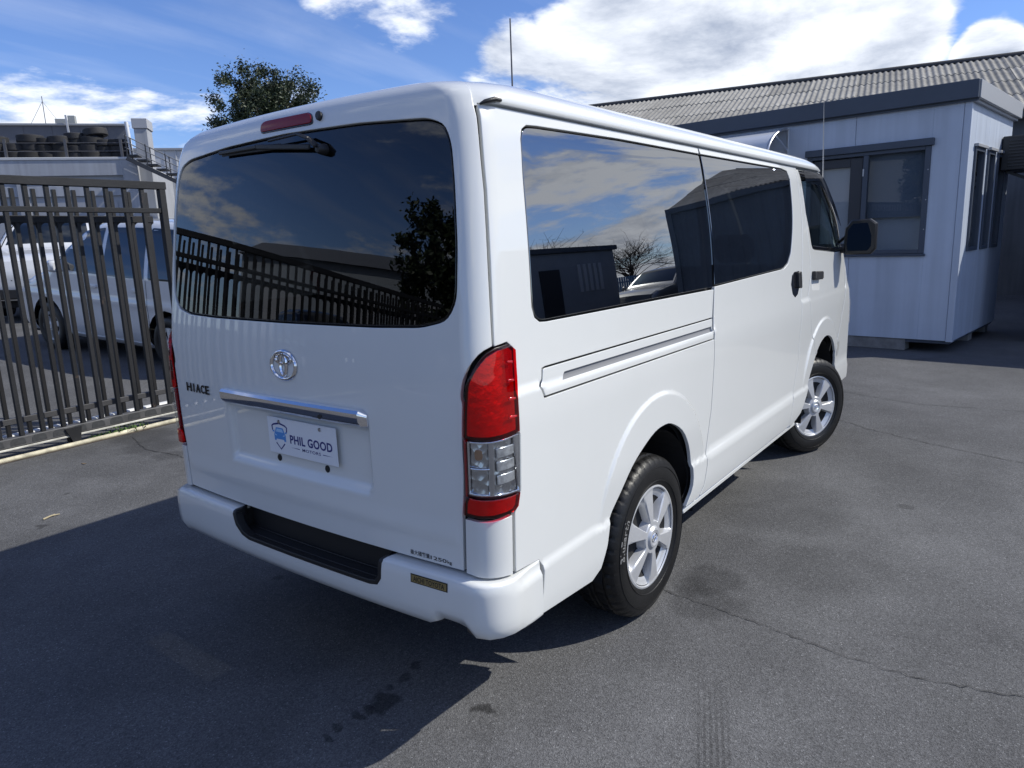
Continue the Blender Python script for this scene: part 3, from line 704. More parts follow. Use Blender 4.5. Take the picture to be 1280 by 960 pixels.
def bumper():
    qs = float(x2q(.262, .5)); S1 = _bs[-1]
    z0 = bs_at(.497)
    out = [(-qs, 0), (-qs, S1), (qs, S1), (qs, 0), (.352, 0), (.352, bs_at(.575)), (.335, bs_at(.535)), (.300, bs_at(.507)), (.26, z0), (-.39, z0), (-.424, bs_at(.503)), (-.440, bs_at(.525)), (-.445, bs_at(.575)), (-.460, .02), (-.460, 0)]
    bo = panel('rear_bumper', out, paint, None, bumper_chart, vout, step=.028, gap=.001, rim=.012, bevel=.003); vpart(bo)
    st = MB(); x = lambda q: float(S0(q, .56)[0])
    ys = np.linspace(-.448, .352, 18)
    V = []; F = []
    for y in ys:
        xb = x(y); V += [(xb-.036, y+YOFF, .494), (xb-.030, y+YOFF, .500), (xb+.030, y+YOFF, .512), (xb+.040, y+YOFF, .612)]
    for i in range(len(ys)-1):
        for k in range(3): F.append((4*i+k, 4*i+k+1, 4*i+5+k, 4*i+4+k))
    st.add(V, F)
    for y, sgn in ((-.448, -1), (.352, 1)):
        xb = x(y); st.add([(xb-.028, y+YOFF, .502), (xb+.04, y+YOFF, .502), (xb+.04, y+YOFF, .600), (xb-.015, y+YOFF, .588)], [(0, 1, 2, 3)])
    so_ = vchild(st.build('bumper_step', mat('step_black', (.005, .005, .006), rough=.6), None, smooth=30), bo)
    for k in (1, 3):
        rb = MB(); V = []
        rb.tube([(x(y)-.034+.018*k, y+YOFF, .5035+.003*k) for y in np.linspace(-.40, .30, 12)], .0018, 6); vchild(rb.build('step_rib', trim, None), bo)
    rim = MB(); pts = [(.352, bs_at(.600)), (.352, bs_at(.575)), (.335, bs_at(.535)), (.300, bs_at(.507)), (.26, z0), (-.40, z0), (-.424, bs_at(.503)), (-.440, bs_at(.525)), (-.445, bs_at(.575)), (-.460, .022)]
    pts = resample(np.array(pts), .03)[:-8]
    npt = ccw(np.array([(.352, .012), (.352, bs_at(.575)), (.335, bs_at(.535)), (.300, bs_at(.507)), (.26, z0), (-.39, z0), (-.424, bs_at(.503)), (-.440, bs_at(.525)), (-.445, bs_at(.575)), (-.458, .016)]))
    no, ni = inset(npt, -.006), inset(npt, .010)
    k0 = [i for i in range(len(npt)) if npt[i][1] < .02]; i1 = max(k0, key=lambda i: npt[i][0]); i2 = min(k0, key=lambda i: npt[i][0]); n_ = len(npt)
    seq = []; j = i1; st_ = 1 if (i1+1) % n_ != i2 else -1
    while True:
        seq.append(j)
        if j == i2: break
        j = (j+st_) % n_
    ring = [tuple(no[j]) for j in seq] + [tuple(ni[j]) for j in seq[::-1]]
    vchild(panel('step_surround', ring, trim, None, bumper_chart, vout, step=.02, gap=0, rim=.03, off=.0025, bevel=.003), bo)
    # dealer sticker
    def stk(u, v, h): q = -.572-.142*u; s = bs_at(.573)+(bs_at(.545)-bs_at(.573))*v; return bumper_chart(np.asarray(q), np.asarray(s), h)
    def sheet(u0, u1, v0, v1, h, m, nm):
        mb = MB(); V = []; n = 8
        for i in range(n+1):
            for v in (v0, v1): V.append(tuple(stk(u0+(u1-u0)*i/n, v, h)))
        mb.add(V, [(2*i, 2*i+1, 2*i+3, 2*i+2) for i in range(n)]); return vchild(mb.build(nm, m, None), bo)
    sheet(0, 1, 0, 1, .0012, mat('black_decal'), 'dealer_sticker'); sheet(.025, .975, .11, .89, .0018, mat('gold_foil', (.30, .24, .11), rough=.35, metal=.6), 'sticker_face')
    me = fit_mesh(text_mesh('AICHI TOYOTA', .05, bold=.0005), .08, .92, .22, .78)
    map_mesh(me, lambda c: np.array([stk(u, 1-v, .0024) for u, v in c[:, :2]])); vchild(link('sticker_lettering', me, mat('black_decal'), None), bo)
    return bo
BUMP = bumper()

# ---- roof
def roof():
    qs = np.concatenate([np.linspace(-5.6, -.93, 90), np.linspace(-.92, .92, 60), np.linspace(.93, 5.6, 90)])
    rows = [(1.924, -.012), (1.929, -.004), (1.931, .012), (1.936, .0155), (1.950, .0155), (1.964, .014), (1.975, .011), (1.984, .008), (1.992, .005), (2.0, .002), (2.008, 0), (2.015, 0), (2.021, 0), (2.026, 0), (2.030, 0)]
    a = sst(.862, .884, np.abs(qs)); V = []; F = []; n = len(qs)
    for z, of in rows:
        zz = np.full(n, z); P = S0(qs, zz) + vnorm0(qs, zz)*(of*a + (-.010)*(1-a))[:, None]; P[:, 2] = z; V += P.tolist()
    for i in range(len(rows)-1):
        for k in range(n-1): F.append((i*n+k, i*n+k+1, (i+1)*n+k+1, (i+1)*n+k))
    base = (len(rows)-1)*n; ring = np.array(V[base:])
    for t in (.15, .35, .6, .85, 1.0):
        P = ring.copy(); cxm = np.clip(ring[:, 0], .75, 3.0); P[:, 0] = ring[:, 0]*(1-t)+cxm*t; P[:, 1] = YOFF+(ring[:, 1]-YOFF)*(1-t); P[:, 2] = 2.03+.016*(1-(1-t)**2); V += P.tolist()
    for i in range(len(rows)-1, len(rows)+4):
        for k in range(n-1): F.append((i*n+k, i*n+k+1, (i+1)*n+k+1, (i+1)*n+k))
    me = bpy.data.meshes.new('roof'); me.from_pydata(V, [], F); me.update()
    bm = bmesh.new(); bm.from_mesh(me); bmesh.ops.remove_doubles(bm, verts=bm.verts[:], dist=1e-5); bmesh.ops.recalc_face_normals(bm, faces=bm.faces[:]); bm.to_mesh(me); bm.free()
    me.polygons.foreach_set('use_smooth', [True]*len(me.polygons)); me.set_sharp_from_angle(angle=R(40)); me.update()
    ro = link('roof', me, paint); vpart(ro)
    for s in (-1, 1):
        cap = MB(); q0 = -.846
        pts = [Vector(vbody(s*q, z, o)) for q, z, o in ((.860, 1.925, .002), (.868, 1.929, .010), (.884, 1.936, .018), (.898, 1.938, .016))]
        cap.tube(pts, [.003, .006, .007, .005], 8); vchild(cap.build('gutter_end_cap', trim, None, smooth=50), ro)
    an = MB(); b_ = vbody(-float(x2q(3.99, 1.87)), 1.87, .012); an.tube([tuple(b_+np.array([.03, .02, -.06])), tuple(b_), (3.90, YOFF-.745, 2.40)], [.008, .005, .0018], 6); vchild(an.build('radio_antenna', mat('antenna_steel', (.5, .5, .5), rough=.3, metal=.9), None), ro)
    return ro
ROOF = roof()

# ---- front end: fascia, windscreen, lamps
def front():
    def half(s):
        out = np.array(sq([tuple(p) for p in ARCH_Fs if p[0] > 4.05 and p[1] < .66] + [(4.2, .40)]).tolist() + [(-5.595, .40), (-5.595, 1.925), (-4.7, 1.925)] + sq([(3.72, 1.924), (3.82, 1.912), (3.90, 1.876), (4.135, 1.728), (4.335, 1.585), (4.465, 1.45), (4.485, 1.38), (4.46, 1.25), (4.35, 1.0), (4.23, .80), (4.11, .67)]).tolist())
        ws = np.array([(-4.86, 1.17), (-5.593, 1.13), (-5.593, 1.90), (-4.9, 1.90), (-4.80, 1.80), (-4.78, 1.30)])
        out[:, 0] *= -s if s > 0 else 1; ws[:, 0] *= -s if s > 0 else 1
        return out, ws
    for s in (-1, 1):
        out, ws = half(s)
        fp = vp('front_panel', out, paint, holes=[ws], step=.06, gap=.001)
        vp('windscreen', ws, clear_glass, fp, step=.1, gap=0, off=-.004, rim=0)
        hl = np.array([(-4.72, .80), (-4.72, 1.02), (-4.95, 1.05), (-5.12, .92), (-5.12, .80)]); hl[:, 0] *= -s if s > 0 else 1
        vp('headlamp', rounded(hl, .04), refl_head, fp, step=.04, gap=0, off=.012, rim=.02, bevel=.006)
        gr = np.array([(-5.15, .72), (-5.15, .90), (-5.595, .92), (-5.595, .72)]); gr[:, 0] *= -s if s > 0 else 1
        vp('grille', gr, trim, fp, step=.05, gap=0, off=.008, rim=.01)
        bl = np.array([(-4.65, .50), (-4.65, .505), (-5.595, .66), (-5.595, .655)]); bl[:, 0] *= -s if s > 0 else 1
        wi = np.array([(-4.95, .45), (-4.95, .56), (-5.595, .56), (-5.595, .45)]); wi[:, 0] *= -s if s > 0 else 1
        vp('lower_grille', wi, trim, fp, step=.05, gap=0, off=.004, rim=.006)
refl_head = mat('headlamp', (.75, .77, .8), rough=.08, coat=1, metal=.6)
front()

# ---- inner shell that closes the panel gaps, floor, wheel wells
def shell():
    for s in (-1, 1):
        f = 1 if s < 0 else -1
        oq = np.array([(-.002, .60), (-.70, .60), (-.84, .592), (-.88, .585)] + sq([(.24, .580), (.30, .560), (.30, .36), (.64, .36)] + [tuple(p) for p in ARCH_Rs] + [(1.55, .34), (3.06, .34)] + [tuple(p) for p in ARCH_Fs] + [(4.25, .40)]).tolist() + [(-5.59, .42), (-5.59, 1.12), (-4.85, 1.15), (-4.76, 1.30), (-4.78, 1.85), (-4.9, 1.915), (-5.59, 1.915), (-5.59, 1.93), (-.84, 1.93), (-.82, 2.01), (-.002, 2.01)])
        gR = np.array([(-.72, 1.40), (-.68, 1.36), (-.003, 1.35), (-.003, 1.885), (-.70, 1.86), (-.735, 1.82)])
        w1 = inset(ccw(sq([(.347, 1.315), (.32, 1.37), (.36, 1.87), (1.68, 1.89), (1.72, 1.315)])), .02)
        w2 = inset(ccw(sq([(1.74, 1.885), (2.93, 1.895), (3.05, 1.86), (3.07, 1.685), (2.99, 1.42), (2.84, 1.345), (1.79, 1.32)])), .02)
        w3 = inset(ccw(sq([(3.30, 1.90), (3.70, 1.895), (3.87, 1.835), (4.10, 1.68), (4.35, 1.44), (4.33, 1.40), (4.1, 1.395), (3.50, 1.44), (3.39, 1.65)])), .024)
        polys = [oq, gR, w1, w2, w3]
        if s > 0: polys = [mirrorq(p) for p in polys]
        o = panel('inner_shell', polys[0], dark_in, None, lambda q, z, off: S0(q, z)+vnorm0(np.asarray(q, float), np.asarray(z, float))*off, vout, holes=polys[1:], step=.06, gap=0, rim=0, off=-.034); vpart(o)
    fl = MB(); fl.box(.12, 4.35, YOFF-.70, YOFF+.70, .36, .40); fl.box(.30, .70, YOFF-.60, YOFF+.60, .30, .36); vpart(fl.build('floor_pan', dark_in, None))
    ch = MB()
    for y in (-.42, .42): ch.box(.2, 4.3, y-.04, y+.04, .28, .36)
    ch.box(1.05, 1.15, -.62, .62, .29, .38); ch.box(2.2, 3.1, -.3, .3, .22, .36); vpart(ch.build('chassis', dark_in, None))
    ex = MB(); ex.tube([(1.5, -.55, .30), (.5, -.62, .33), (.10, -.69, .37)], .028, 10); vpart(ex.build('exhaust_pipe', mat('exhaust_steel', (.10, .09, .085), rough=.5, metal=.8), None, smooth=40))
    for cx, cz, r, zt in ((1.10, .36, .42, .80), (3.76, .36, .43, .82)):
        for s in (-1, 1):
            w = MB(); V = []; F = []; n = 20
            for k in range(n+1):
                a = math.pi*k/n
                for y in (.835, .45): V.append((cx+r*math.cos(a), YOFF+s*y, cz-.06+(r+.06)*math.sin(a)))
            for k in range(n): F.append((2*k, 2*k+1, 2*k+3, 2*k+2))
            cn = len(V); V.append((cx, YOFF+s*.45, cz)); F += [(2*k+1, 2*k+3, cn) for k in range(n)]
            w.add(V, F); vpart(w.build('wheel_well', dark_in, None))
shell()

# ---- wheels
def wheel_meshes():
    t = MB(); n = 210; V = []; F = []; Ro = .338
    prof = [(.200, .098), (.214, .1), (.224, .106), (.245, .112), (.275, .114), (.300, .108), (.318, .099), (.3285, .088), (.333, .078), (.3355, .066), (.327, .062), (.327, .054), (.3375, .050), (.338, .02), (.329, .016), (.329, .008), (.338, .004),
            (.338, -.004), (.329, -.008), (.329, -.016), (.338, -.02), (.3375, -.05), (.327, -.054), (.327, -.062), (.3355, -.066), (.333, -.078), (.318, -.099), (.30, -.108), (.275, -.114), (.245, -.112), (.22, -.104), (.2, -.098)]
    for i, (r, h) in enumerate(prof):
        for k in range(n):
            a = 2*math.pi*k/n; rr = r
            if r > .322 and abs(h) > .06: rr = r - (.0065 if k % 5 == 0 else (.0012 if k % 5 == 2 else 0))
            elif r > .335: rr = r - (.006 if (k+int(h*160)) % 7 == 0 else 0)
            V.append((rr*math.cos(a), h, rr*math.sin(a)))
    for i in range(len(prof)-1):
        for k in range(n): F.append((i*n+k, i*n+(k+1) % n, (i+1)*n+(k+1) % n, (i+1)*n+k))
    t.add(V, F); tyre = t.mesh('tyre', smooth=32)
    # raised sidewall rings
    sw = MB()
    for r0 in (.292, .236):
        sw.lathe([(r0-.0015, .1075 if r0 > .28 else .1095), (r0, .1125), (r0+.0015, .1075 if r0 > .28 else .1095)], 96, 'y')
    ringm = sw.mesh('sidewall_ring', smooth=60)
    # cover: polar height field with six spokes
    c = MB(); nr, na = 26, 180; V = []; F = []; mi = []
    rs = np.concatenate([np.linspace(.0, .036, 6), np.linspace(.038, .058, 5)[1:], np.linspace(.062, .178, 18), [.184, .190, .197, .203, .205]])
    for r in rs:
        for k in range(na):
            a = 2*math.pi*k/na; sp = math.cos(3*a)**2          # six spokes
            ang = abs(((a*6/(2*math.pi)) % 1)-.5)*2                # 1 on the spoke axis, 0 between spokes
            ang = 1 - ang
            half = .44 - .02*(r/.2)
            w_in = min(1, max(0, (half*1.0 - (1-ang)) / .09 + .5)) if True else 0
            spoke = min(1, max(0, ((1-ang)*-1 + half)/.08 + .5))
            win = (1-spoke)*float(sst(.060, .070, r))*float(1-sst(.172, .182, r))
            h = .020 - .22*max(0, r-.05)**1.6*1.0
            h += .010*float(1-sst(.034, .042, r)) - .003*float(1-sst(.024, .028, r))
            if r > .18: h = .004 + .010*math.cos((r-.18)/.025*1.5)
            h -= win*(.036*(1-.75*float(sst(.120, .176, r))))
            V.append((r*math.cos(a), h, r*math.sin(a))); mi.append(win)
    m_ = len(rs)
    FM = []
    for i in range(m_-1):
        for k in range(na):
            q = (i*na+k, i*na+(k+1) % na, (i+1)*na+(k+1) % na, (i+1)*na+k); F.append(q)
            w = min(mi[j] for j in q); FM.append(1 if (w > .80 and .066 < rs[i] < .148) else 0)
    c.add(V, F); c.mi = FM; cover = c.mesh('wheel_cover', smooth=28)
    d = MB(); d.lathe([(0, -.05), (.2, -.05), (.2, .02), (.205, .03)], 40, 'y'); disc = d.mesh('brake_disc', smooth=40)
    e = MB()
    def ov(cx, cz, a, b, w):
        n_ = 24; V = []; F = []
        for i in range(n_):
            t_ = 2*math.pi*i/n_; p = np.array([cx+a*math.cos(t_), cz+b*math.sin(t_)]); nn = np.array([math.cos(t_)/a, math.sin(t_)/b]); nn /= np.linalg.norm(nn)
            for du, dh in ((-w, 0), (0, .0018), (w, 0)): q = p+nn*du; V.append((q[0], .0275+dh, q[1]))
        for i in range(n_):
            j = (i+1) % n_
            for k in range(2): F.append((3*i+k, 3*i+k+1, 3*j+k+1, 3*j+k))
        e.add(V, F)
    ov(0, 0, .021, .015, .002); ov(0, .007, .013, .005, .0016); ov(0, .001, .0055, .0125, .0016); emb = e.mesh('hub_emblem', smooth=60)
    return tyre, ringm, cover, disc, emb
TY = wheel_meshes()
white_rub = mat('tyre_white_marks', (.20, .20, .20), rough=.6)
def wheel(x, s, steer, name='wheel'):
    w = empty(name); w.parent = VAN; w.location = (x-2.3-.015, s*.737, .338); w.rotation_euler = (0, random.uniform(0, 6) if s > 0 else (.12 if x < 2 else .35), steer + (math.pi if s < 0 else 0))
    w.rotation_mode = 'ZYX' if False else 'XYZ'
    for nm, me, m in (('tyre', TY[0], rubber), ('sidewall_ring', TY[1], rubber), ('wheel_cover', TY[2], [silver, dark_in]), ('brake_disc', TY[3], dark_in), ('hub_emblem', TY[4], chrome)):
        o = link(nm, me, m, w)
        if nm in ('wheel_cover', 'hub_emblem'): o.location = (0, .088, 0); o.scale = (1.13, 1.05, 1.13)
        if nm == 'brake_disc': o.location = (0, .04, 0)
    return w
WH = [wheel(1.10, -1, 0), wheel(1.10, 1, 0), wheel(3.75, -1, R(-24)), wheel(3.75, 1, R(-21))]
def tyre_text(w, txt, a0, r0, size, step, spin):
    """letters laid round the outer sidewall (wheel space: outward = +y)"""
    for i, chx in enumerate(txt):
        a = a0 + i*step
        me = text_mesh(chx, size, bold=.0008, align='CENTER')
        def fn(c):
            v = c[:, 1]; rr = r0+v; aa = a + c[:, 0]/r0
            return np.stack([rr*np.cos(aa), np.interp(rr, [.245, .275, .30], [.1127, .1147, .1087]), rr*np.sin(aa)], -1)
        map_mesh(me, fn); link('tyre_letter', me, white_rub, w)
# ---- cabin fittings seen through the glass
def interior():
    for y in (-.42, .42):
        st = empty('front_seat'); st.parent = VAN; st.location = (3.35-2.3, y, .62)
        a = MB(); a.box(-.05, .45, -.24, .24, 0, .16, .05); a.build('seat_cushion', seat_m, st, smooth=50)
        M = Matrix.Translation((-.02, 0, .12)) @ Matrix.Rotation(R(-14), 4, 'Y')
        b = MB(); b.box(-.07, .07, -.24, .24, 0, .62, .05, M=M); b.build('backrest', seat_m, st, smooth=50)
        h = MB(); h.box(-.05, .05, -.13, .13, .64, .82, .04, M=M); h.build('headrest', seat_m, st, smooth=50)
    d = MB(); d.prism([(3.95, .75), (4.42, .75), (4.42, 1.12), (4.20, 1.17), (4.02, 1.10)], -.72, .72, 'xz'); vpart(d.build('dashboard', trim_in, None))
    w = MB(); M = Matrix.Translation((3.86, YOFF-.40, 1.10)) @ Matrix.Rotation(R(-55), 4, 'Y')
    pr = [(.18+.016*math.cos(a), .016*math.sin(a)) for a in np.linspace(0, 2*math.pi, 8, endpoint=False)]
    w.lathe(pr, 28, 'z', closed=True, M=M); w.box(-.17, .17, -.02, .02, -.01, .01, M=M); vpart(w.build('steering_wheel', trim_in, None, smooth=60))
    b = MB(); b.box(2.2, 2.32, -.66, .66, .75, 1.38, .05); b.box(2.2, 2.7, -.66, .66, .62, .80, .05); vpart(b.build('rear_bench', seat_m, None, smooth=50))
    hl = MB(); hl.box(.3, 3.6, -.66, .66, 1.955, 1.975); vpart(hl.build('headlining', mat('headlining', (.22, .22, .22), rough=.9), None))
    # door mirrors
    for s in (-1, 1):
        k = MB(); yb = YOFF+s*.80; y0 = YOFF+s*.845; y1 = YOFF+s*1.055
        mc = mat('mirror_housing', (.008, .008, .010), rough=.4, coat=.15)
        poly = [(y0+s*.012, 1.362), (y0, 1.42), (y0+s*.005, 1.55), (y0+s*.045, 1.607), (y0+s*.165, 1.612), (y1, 1.578), (y1, 1.40), (y1-s*.03, 1.362)]
        V = []; F = []; n = len(poly); cy = sum(p[0] for p in poly)/n; cz = sum(p[1] for p in poly)/n
        for x, sc in ((4.235, .93), (4.245, 1.0), (4.30, 1.0), (4.36, .82), (4.385, .45)):
            V += [(x, cy+(y-cy)*sc, cz+(z-cz)*sc) for y, z in poly]
        for i in range(4): F += [(i*n+j, i*n+(j+1) % n, (i+1)*n+(j+1) % n, (i+1)*n+j) for j in range(n)]
        F += [tuple(range(n)), tuple(4*n+j for j in range(n))]; k.add(V, F)
        mi = vpart(k.build('door_mirror', mc, None, smooth=40))
        a = MB(); a.bar((4.31, yb-s*.03, 1.395), (4.30, y0+s*.04, 1.395), .06, .045, c=.012); a.bar((4.34, yb-s*.03, 1.43), (4.30, y0+s*.03, 1.52), .02, .02, c=.006); vchild(a.build('mirror_arm', mc, None), mi)
        g = MB(); gp = [(cy+(y-cy)*.74, cz+(z-cz)*.78) for y, z in poly]; g.add([(4.222+.16*(y-cy)*s+.05*(z-cz), y, z) for y, z in gp], [tuple(range(n))]); gl = vchild(g.build('mirror_glass', mat('mirror_dark_reflection', (.006, .008, .013), rough=.03, metal=1), None), mi)  # near-black colour stands in for dark surroundings reflected in the mirror
interior()
tyre_text(WH[0], 'BluEarth', R(8), .268, .046, R(4.4), 0)
# ------------------------------------------------------------------ ground
def ground_z(y): return .06*min(max(y-5.6, 0), 11.0)
def asphalt():
    m = bpy.data.materials.new('asphalt'); m.use_nodes = True; nt = m.node_tree; N = nt.nodes.new; L = nt.links.new; b = nt.nodes['Principled BSDF']
    tc = N('ShaderNodeTexCoord')
    def noise(sc, det=4, rough=.6, dist=0):
        n = N('ShaderNodeTexNoise'); n.inputs['Scale'].default_value = sc; n.inputs['Detail'].default_value = det; n.inputs['Roughness'].default_value = rough; n.inputs['Distortion'].default_value = dist
        L(tc.outputs['Object'], n.inputs['Vector']); return n.outputs['Fac']
    def mr(v, a, b_, c, d, smooth=False):
        n = N('ShaderNodeMapRange'); n.inputs['From Min'].default_value = a; n.inputs['From Max'].default_value = b_; n.inputs['To Min'].default_value = c; n.inputs['To Max'].default_value = d
        if smooth: n.interpolation_type = 'SMOOTHSTEP'
        L(v, n.inputs['Value']); return n.outputs[0]
    def op(o, a, b_):
        n = N('ShaderNodeMath'); n.operation = o
        for i, v in enumerate((a, b_)):
            if isinstance(v, (int, float)): n.inputs[i].default_value = v
            else: L(v, n.inputs[i])
        return n.outputs[0]
    big = mr(noise(.45, 5), .3, .7, .74, 1.20); mid = mr(noise(2.3, 7, .7), .3, .7, .84, 1.15); fine = mr(noise(60, 3, .7), .3, .7, .84, 1.16)
    vo = N('ShaderNodeTexVoronoi'); vo.inputs['Scale'].default_value = 240; L(tc.outputs['Object'], vo.inputs['Vector'])
    vc = N('ShaderNodeSeparateColor'); L(vo.outputs['Color'], vc.inputs[0]); grain = mr(vc.outputs[0], 0, 1, .66, 1.28)
    spark = mr(vc.outputs[1], .955, 1.0, 0, 1.1)
    val = op('MULTIPLY', op('MULTIPLY', big, mid), op('MULTIPLY', fine, grain)); val = op('ADD', val, spark)
    # worn dark patches
    val = op('MULTIPLY', val, mr(noise(1.1, 7, .62, .6), .60, .72, 1.0, .80, True))
    # oil and water stains with their own outlines: (x, y, radius, strength)
    wob = N('ShaderNodeTexNoise'); wob.inputs['Scale'].default_value = 9; wob.inputs['Detail'].default_value = 5; L(tc.outputs['Object'], wob.inputs['Vector'])
    wv = N('ShaderNodeVectorMath'); wv.operation = 'MULTIPLY_ADD'; L(wob.outputs['Color'], wv.inputs[0]); wv.inputs[1].default_value = (.16, .16, 0); wv.inputs[2].default_value = (-.08, -.08, 0)
    wa = N('ShaderNodeVectorMath'); wa.operation = 'ADD'; L(tc.outputs['Object'], wa.inputs[0]); L(wv.outputs[0], wa.inputs[1])
    stains = [(.03, -.312, .062, .55), (.20, -.62, .035, .6), (.27, -.25, .030, .45), (.19, -.27, .026, .45), (.12, -.285, .024, .5), (-.03, -.296, .024, .5), (-.08, -.30, .020, .5), (-.14, -.307, .024, .5), (-.20, -.315, .018, .5),
              (1.50, -.93, .15, .30), (1.27, -.98, .16, .28), (1.40, -.88, .10, .25), (1.7, -1.1, .45, .14), (2.6, -.9, .5, .16), (1.0, -1.15, .35, .10), (3.3, -1.6, .5, .12), (2.2, -2.1, .6, -.08), (3.6, -2.6, .7, -.08), (.7, 3.0, .22, -.10), (.2, 2.75, .12, -.14), (.6, 3.25, .10, -.16), (1.30, 3.75, .26, .28), (1.42, 4.15, .30, .35), (1.24, 3.35, .13, .25), (.43, .82, .03, .4), (.05, 2.6, .035, .45), (.40, 3.1, .03, .4), (2.9, -1.5, .05, .3), (2.4, -1.1, .22, .10), (1.9, -1.35, .3, .10)]
    for x, y, r, s in stains:
        d = N('ShaderNodeVectorMath'); d.operation = 'DISTANCE'; L(wa.outputs[0], d.inputs[0]); d.inputs[1].default_value = (x, y, 0)
        val = op('MULTIPLY', val, mr(d.outputs['Value'], r*.6, r*1.15, 1-s, 1.0, True))
    # tyre marks left by a turning car: parallel streaks
    mp = N('ShaderNodeMapping'); mp.vector_type = 'TEXTURE'; mp.inputs['Location'].default_value = (.35, -1.36, 0); mp.inputs['Rotation'].default_value = (0, 0, R(22)); L(tc.outputs['Object'], mp.inputs[0])
    sp = N('ShaderNodeSeparateXYZ'); L(mp.outputs[0], sp.inputs[0])
    wvx = N('ShaderNodeTexWave'); wvx.wave_type = 'BANDS'; wvx.bands_direction = 'Y'; wvx.inputs['Scale'].default_value = 17; wvx.inputs['Distortion'].default_value = .8; L(mp.outputs[0], wvx.inputs['Vector'])
    across = op('MULTIPLY', mr(sp.outputs[1], -.075, -.06, 0, 1), mr(sp.outputs[1], .03, .05, 1, 0)); along = op('MULTIPLY', mr(sp.outputs[0], -.6, -.4, 0, 1), mr(sp.outputs[0], .15, .55, 1, 0))
    tm = op('MULTIPLY', op('MULTIPLY', across, along), mr(wvx.outputs['Fac'], .35, .65, .05, .30))
    val = op('MULTIPLY', val, op('SUBTRACT', 1.0, tm))
    sc = N('ShaderNodeVectorMath'); sc.operation = 'SCALE'; sc.inputs[0].default_value = (.103, .104, .108); L(val, sc.inputs['Scale']); L(sc.outputs[0], b.inputs['Base Color'])
    b.inputs['Roughness'].default_value = .82; b.inputs['Specular IOR Level'].default_value = .16
    bh = op('ADD', op('MULTIPLY', vo.outputs['Distance'], .6), op('MULTIPLY', fine, .35)); bp = N('ShaderNodeBump'); bp.inputs['Strength'].default_value = .55; bp.inputs['Distance'].default_value = .006; L(bh, bp.inputs['Height']); L(bp.outputs[0], b.inputs['Normal'])
    return m
ASPH = asphalt()
def ground():
    xs = [-400, -60, -20, -8, 0, 8, 20, 60, 400]; ys = [-400, -60, -12, -4, 0, 3, 5.6, 7.6, 9.6, 12, 14, 16.6, 24, 60, 400]
    V = [(x, y, ground_z(y)) for y in ys for x in xs]; n = len(xs); F = [(j*n+i, j*n+i+1, (j+1)*n+i+1, (j+1)*n+i) for j in range(len(ys)-1) for i in range(n-1)]
    me = bpy.data.meshes.new('ground'); me.from_pydata(V, [], F); me.update(); tag(link('ground', me, ASPH), kind='structure')
    # open cracks: thin jagged strips of dark filler
    crk = mat('crack_fill', (.040, .040, .041), rough=.95)
    def crack(pts, w, seed):
        r = random.Random(seed); P = []
        for a, b in zip(pts[:-1], pts[1:]):
            k = max(2, int(math.hypot(b[0]-a[0], b[1]-a[1])/.022))
            for i in range(k): t = i/k; P.append((a[0]+(b[0]-a[0])*t+r.gauss(0, .0055), a[1]+(b[1]-a[1])*t+r.gauss(0, .0055)))
        P.append(pts[-1]); V = []; F = []
        for i, p in enumerate(P):
            d = Vector((P[min(i+1, len(P)-1)][0]-P[max(i-1, 0)][0], P[min(i+1, len(P)-1)][1]-P[max(i-1, 0)][1])).normalized(); ww = w*r.uniform(.25, 1.0)
            V += [(p[0]-d.y*ww, p[1]+d.x*ww, .004), (p[0]+d.y*ww, p[1]-d.x*ww, .004)]
        F = [(2*i, 2*i+1, 2*i+3, 2*i+2) for i in range(len(P)-1)]
        me = bpy.data.meshes.new('asphalt_crack'); me.from_pydata(V, [], F); me.update(); return tag(link('asphalt_crack', me, crk), kind='structure')
    crack([(1.285, -.79), (1.267, -.947), (1.238, -1.181), (1.2, -1.395), (1.174, -1.626), (1.178, -1.841), (1.244, -2.1), (1.3, -2.6)], .0028, 1)
    crack([(4.9, -.55), (4.55, -1.0), (4.3, -1.5), (4.12, -2.0), (4.0, -2.8)], .0042, 2)
    crack([(5.9, -.4), (5.6, -1.2), (5.7, -2.0), (5.5, -3)], .0045, 3)
    crack([(1.24, 2.9), (1.27, 3.3), (1.22, 3.7), (1.36, 4.2)], .005, 4)
ground()
# ------------------------------------------------------------------ sliding gate, fence behind it, ground track
steel = None
def gate_steel():
    m = mat('gate_steel', (.0175, .0182, .0205), rough=.6, spec=.3, noise=(4, .25), bump=(60, .15)); nt = m.node_tree; b = nt.nodes['Principled BSDF']; N = nt.nodes.new; L = nt.links.new
    tc = N('ShaderNodeTexCoord'); geo = N('ShaderNodeNewGeometry')
    n = N('ShaderNodeTexNoise'); n.inputs['Scale'].default_value = 3.2; n.inputs['Detail'].default_value = 8; n.inputs['Roughness'].default_value = .7; L(geo.outputs['Position'], n.inputs['Vector'])
    r = N('ShaderNodeMapRange'); r.inputs['From Min'].default_value = .62; r.inputs['From Max'].default_value = .74; L(n.outputs['Fac'], r.inputs['Value'])
    mx = N('ShaderNodeMix'); mx.data_type = 'RGBA'; src = b.inputs['Base Color'].links[0].from_socket; L(src, mx.inputs['A']); mx.inputs['B'].default_value = (.13, .085, .06, 1); L(r.outputs[0], mx.inputs['Factor']); L(mx.outputs['Result'], b.inputs['Base Color'])
    return m
steel = vary(gate_steel(), .22)
GDIR = R(1.9)          # the gate line swings a little away from the van
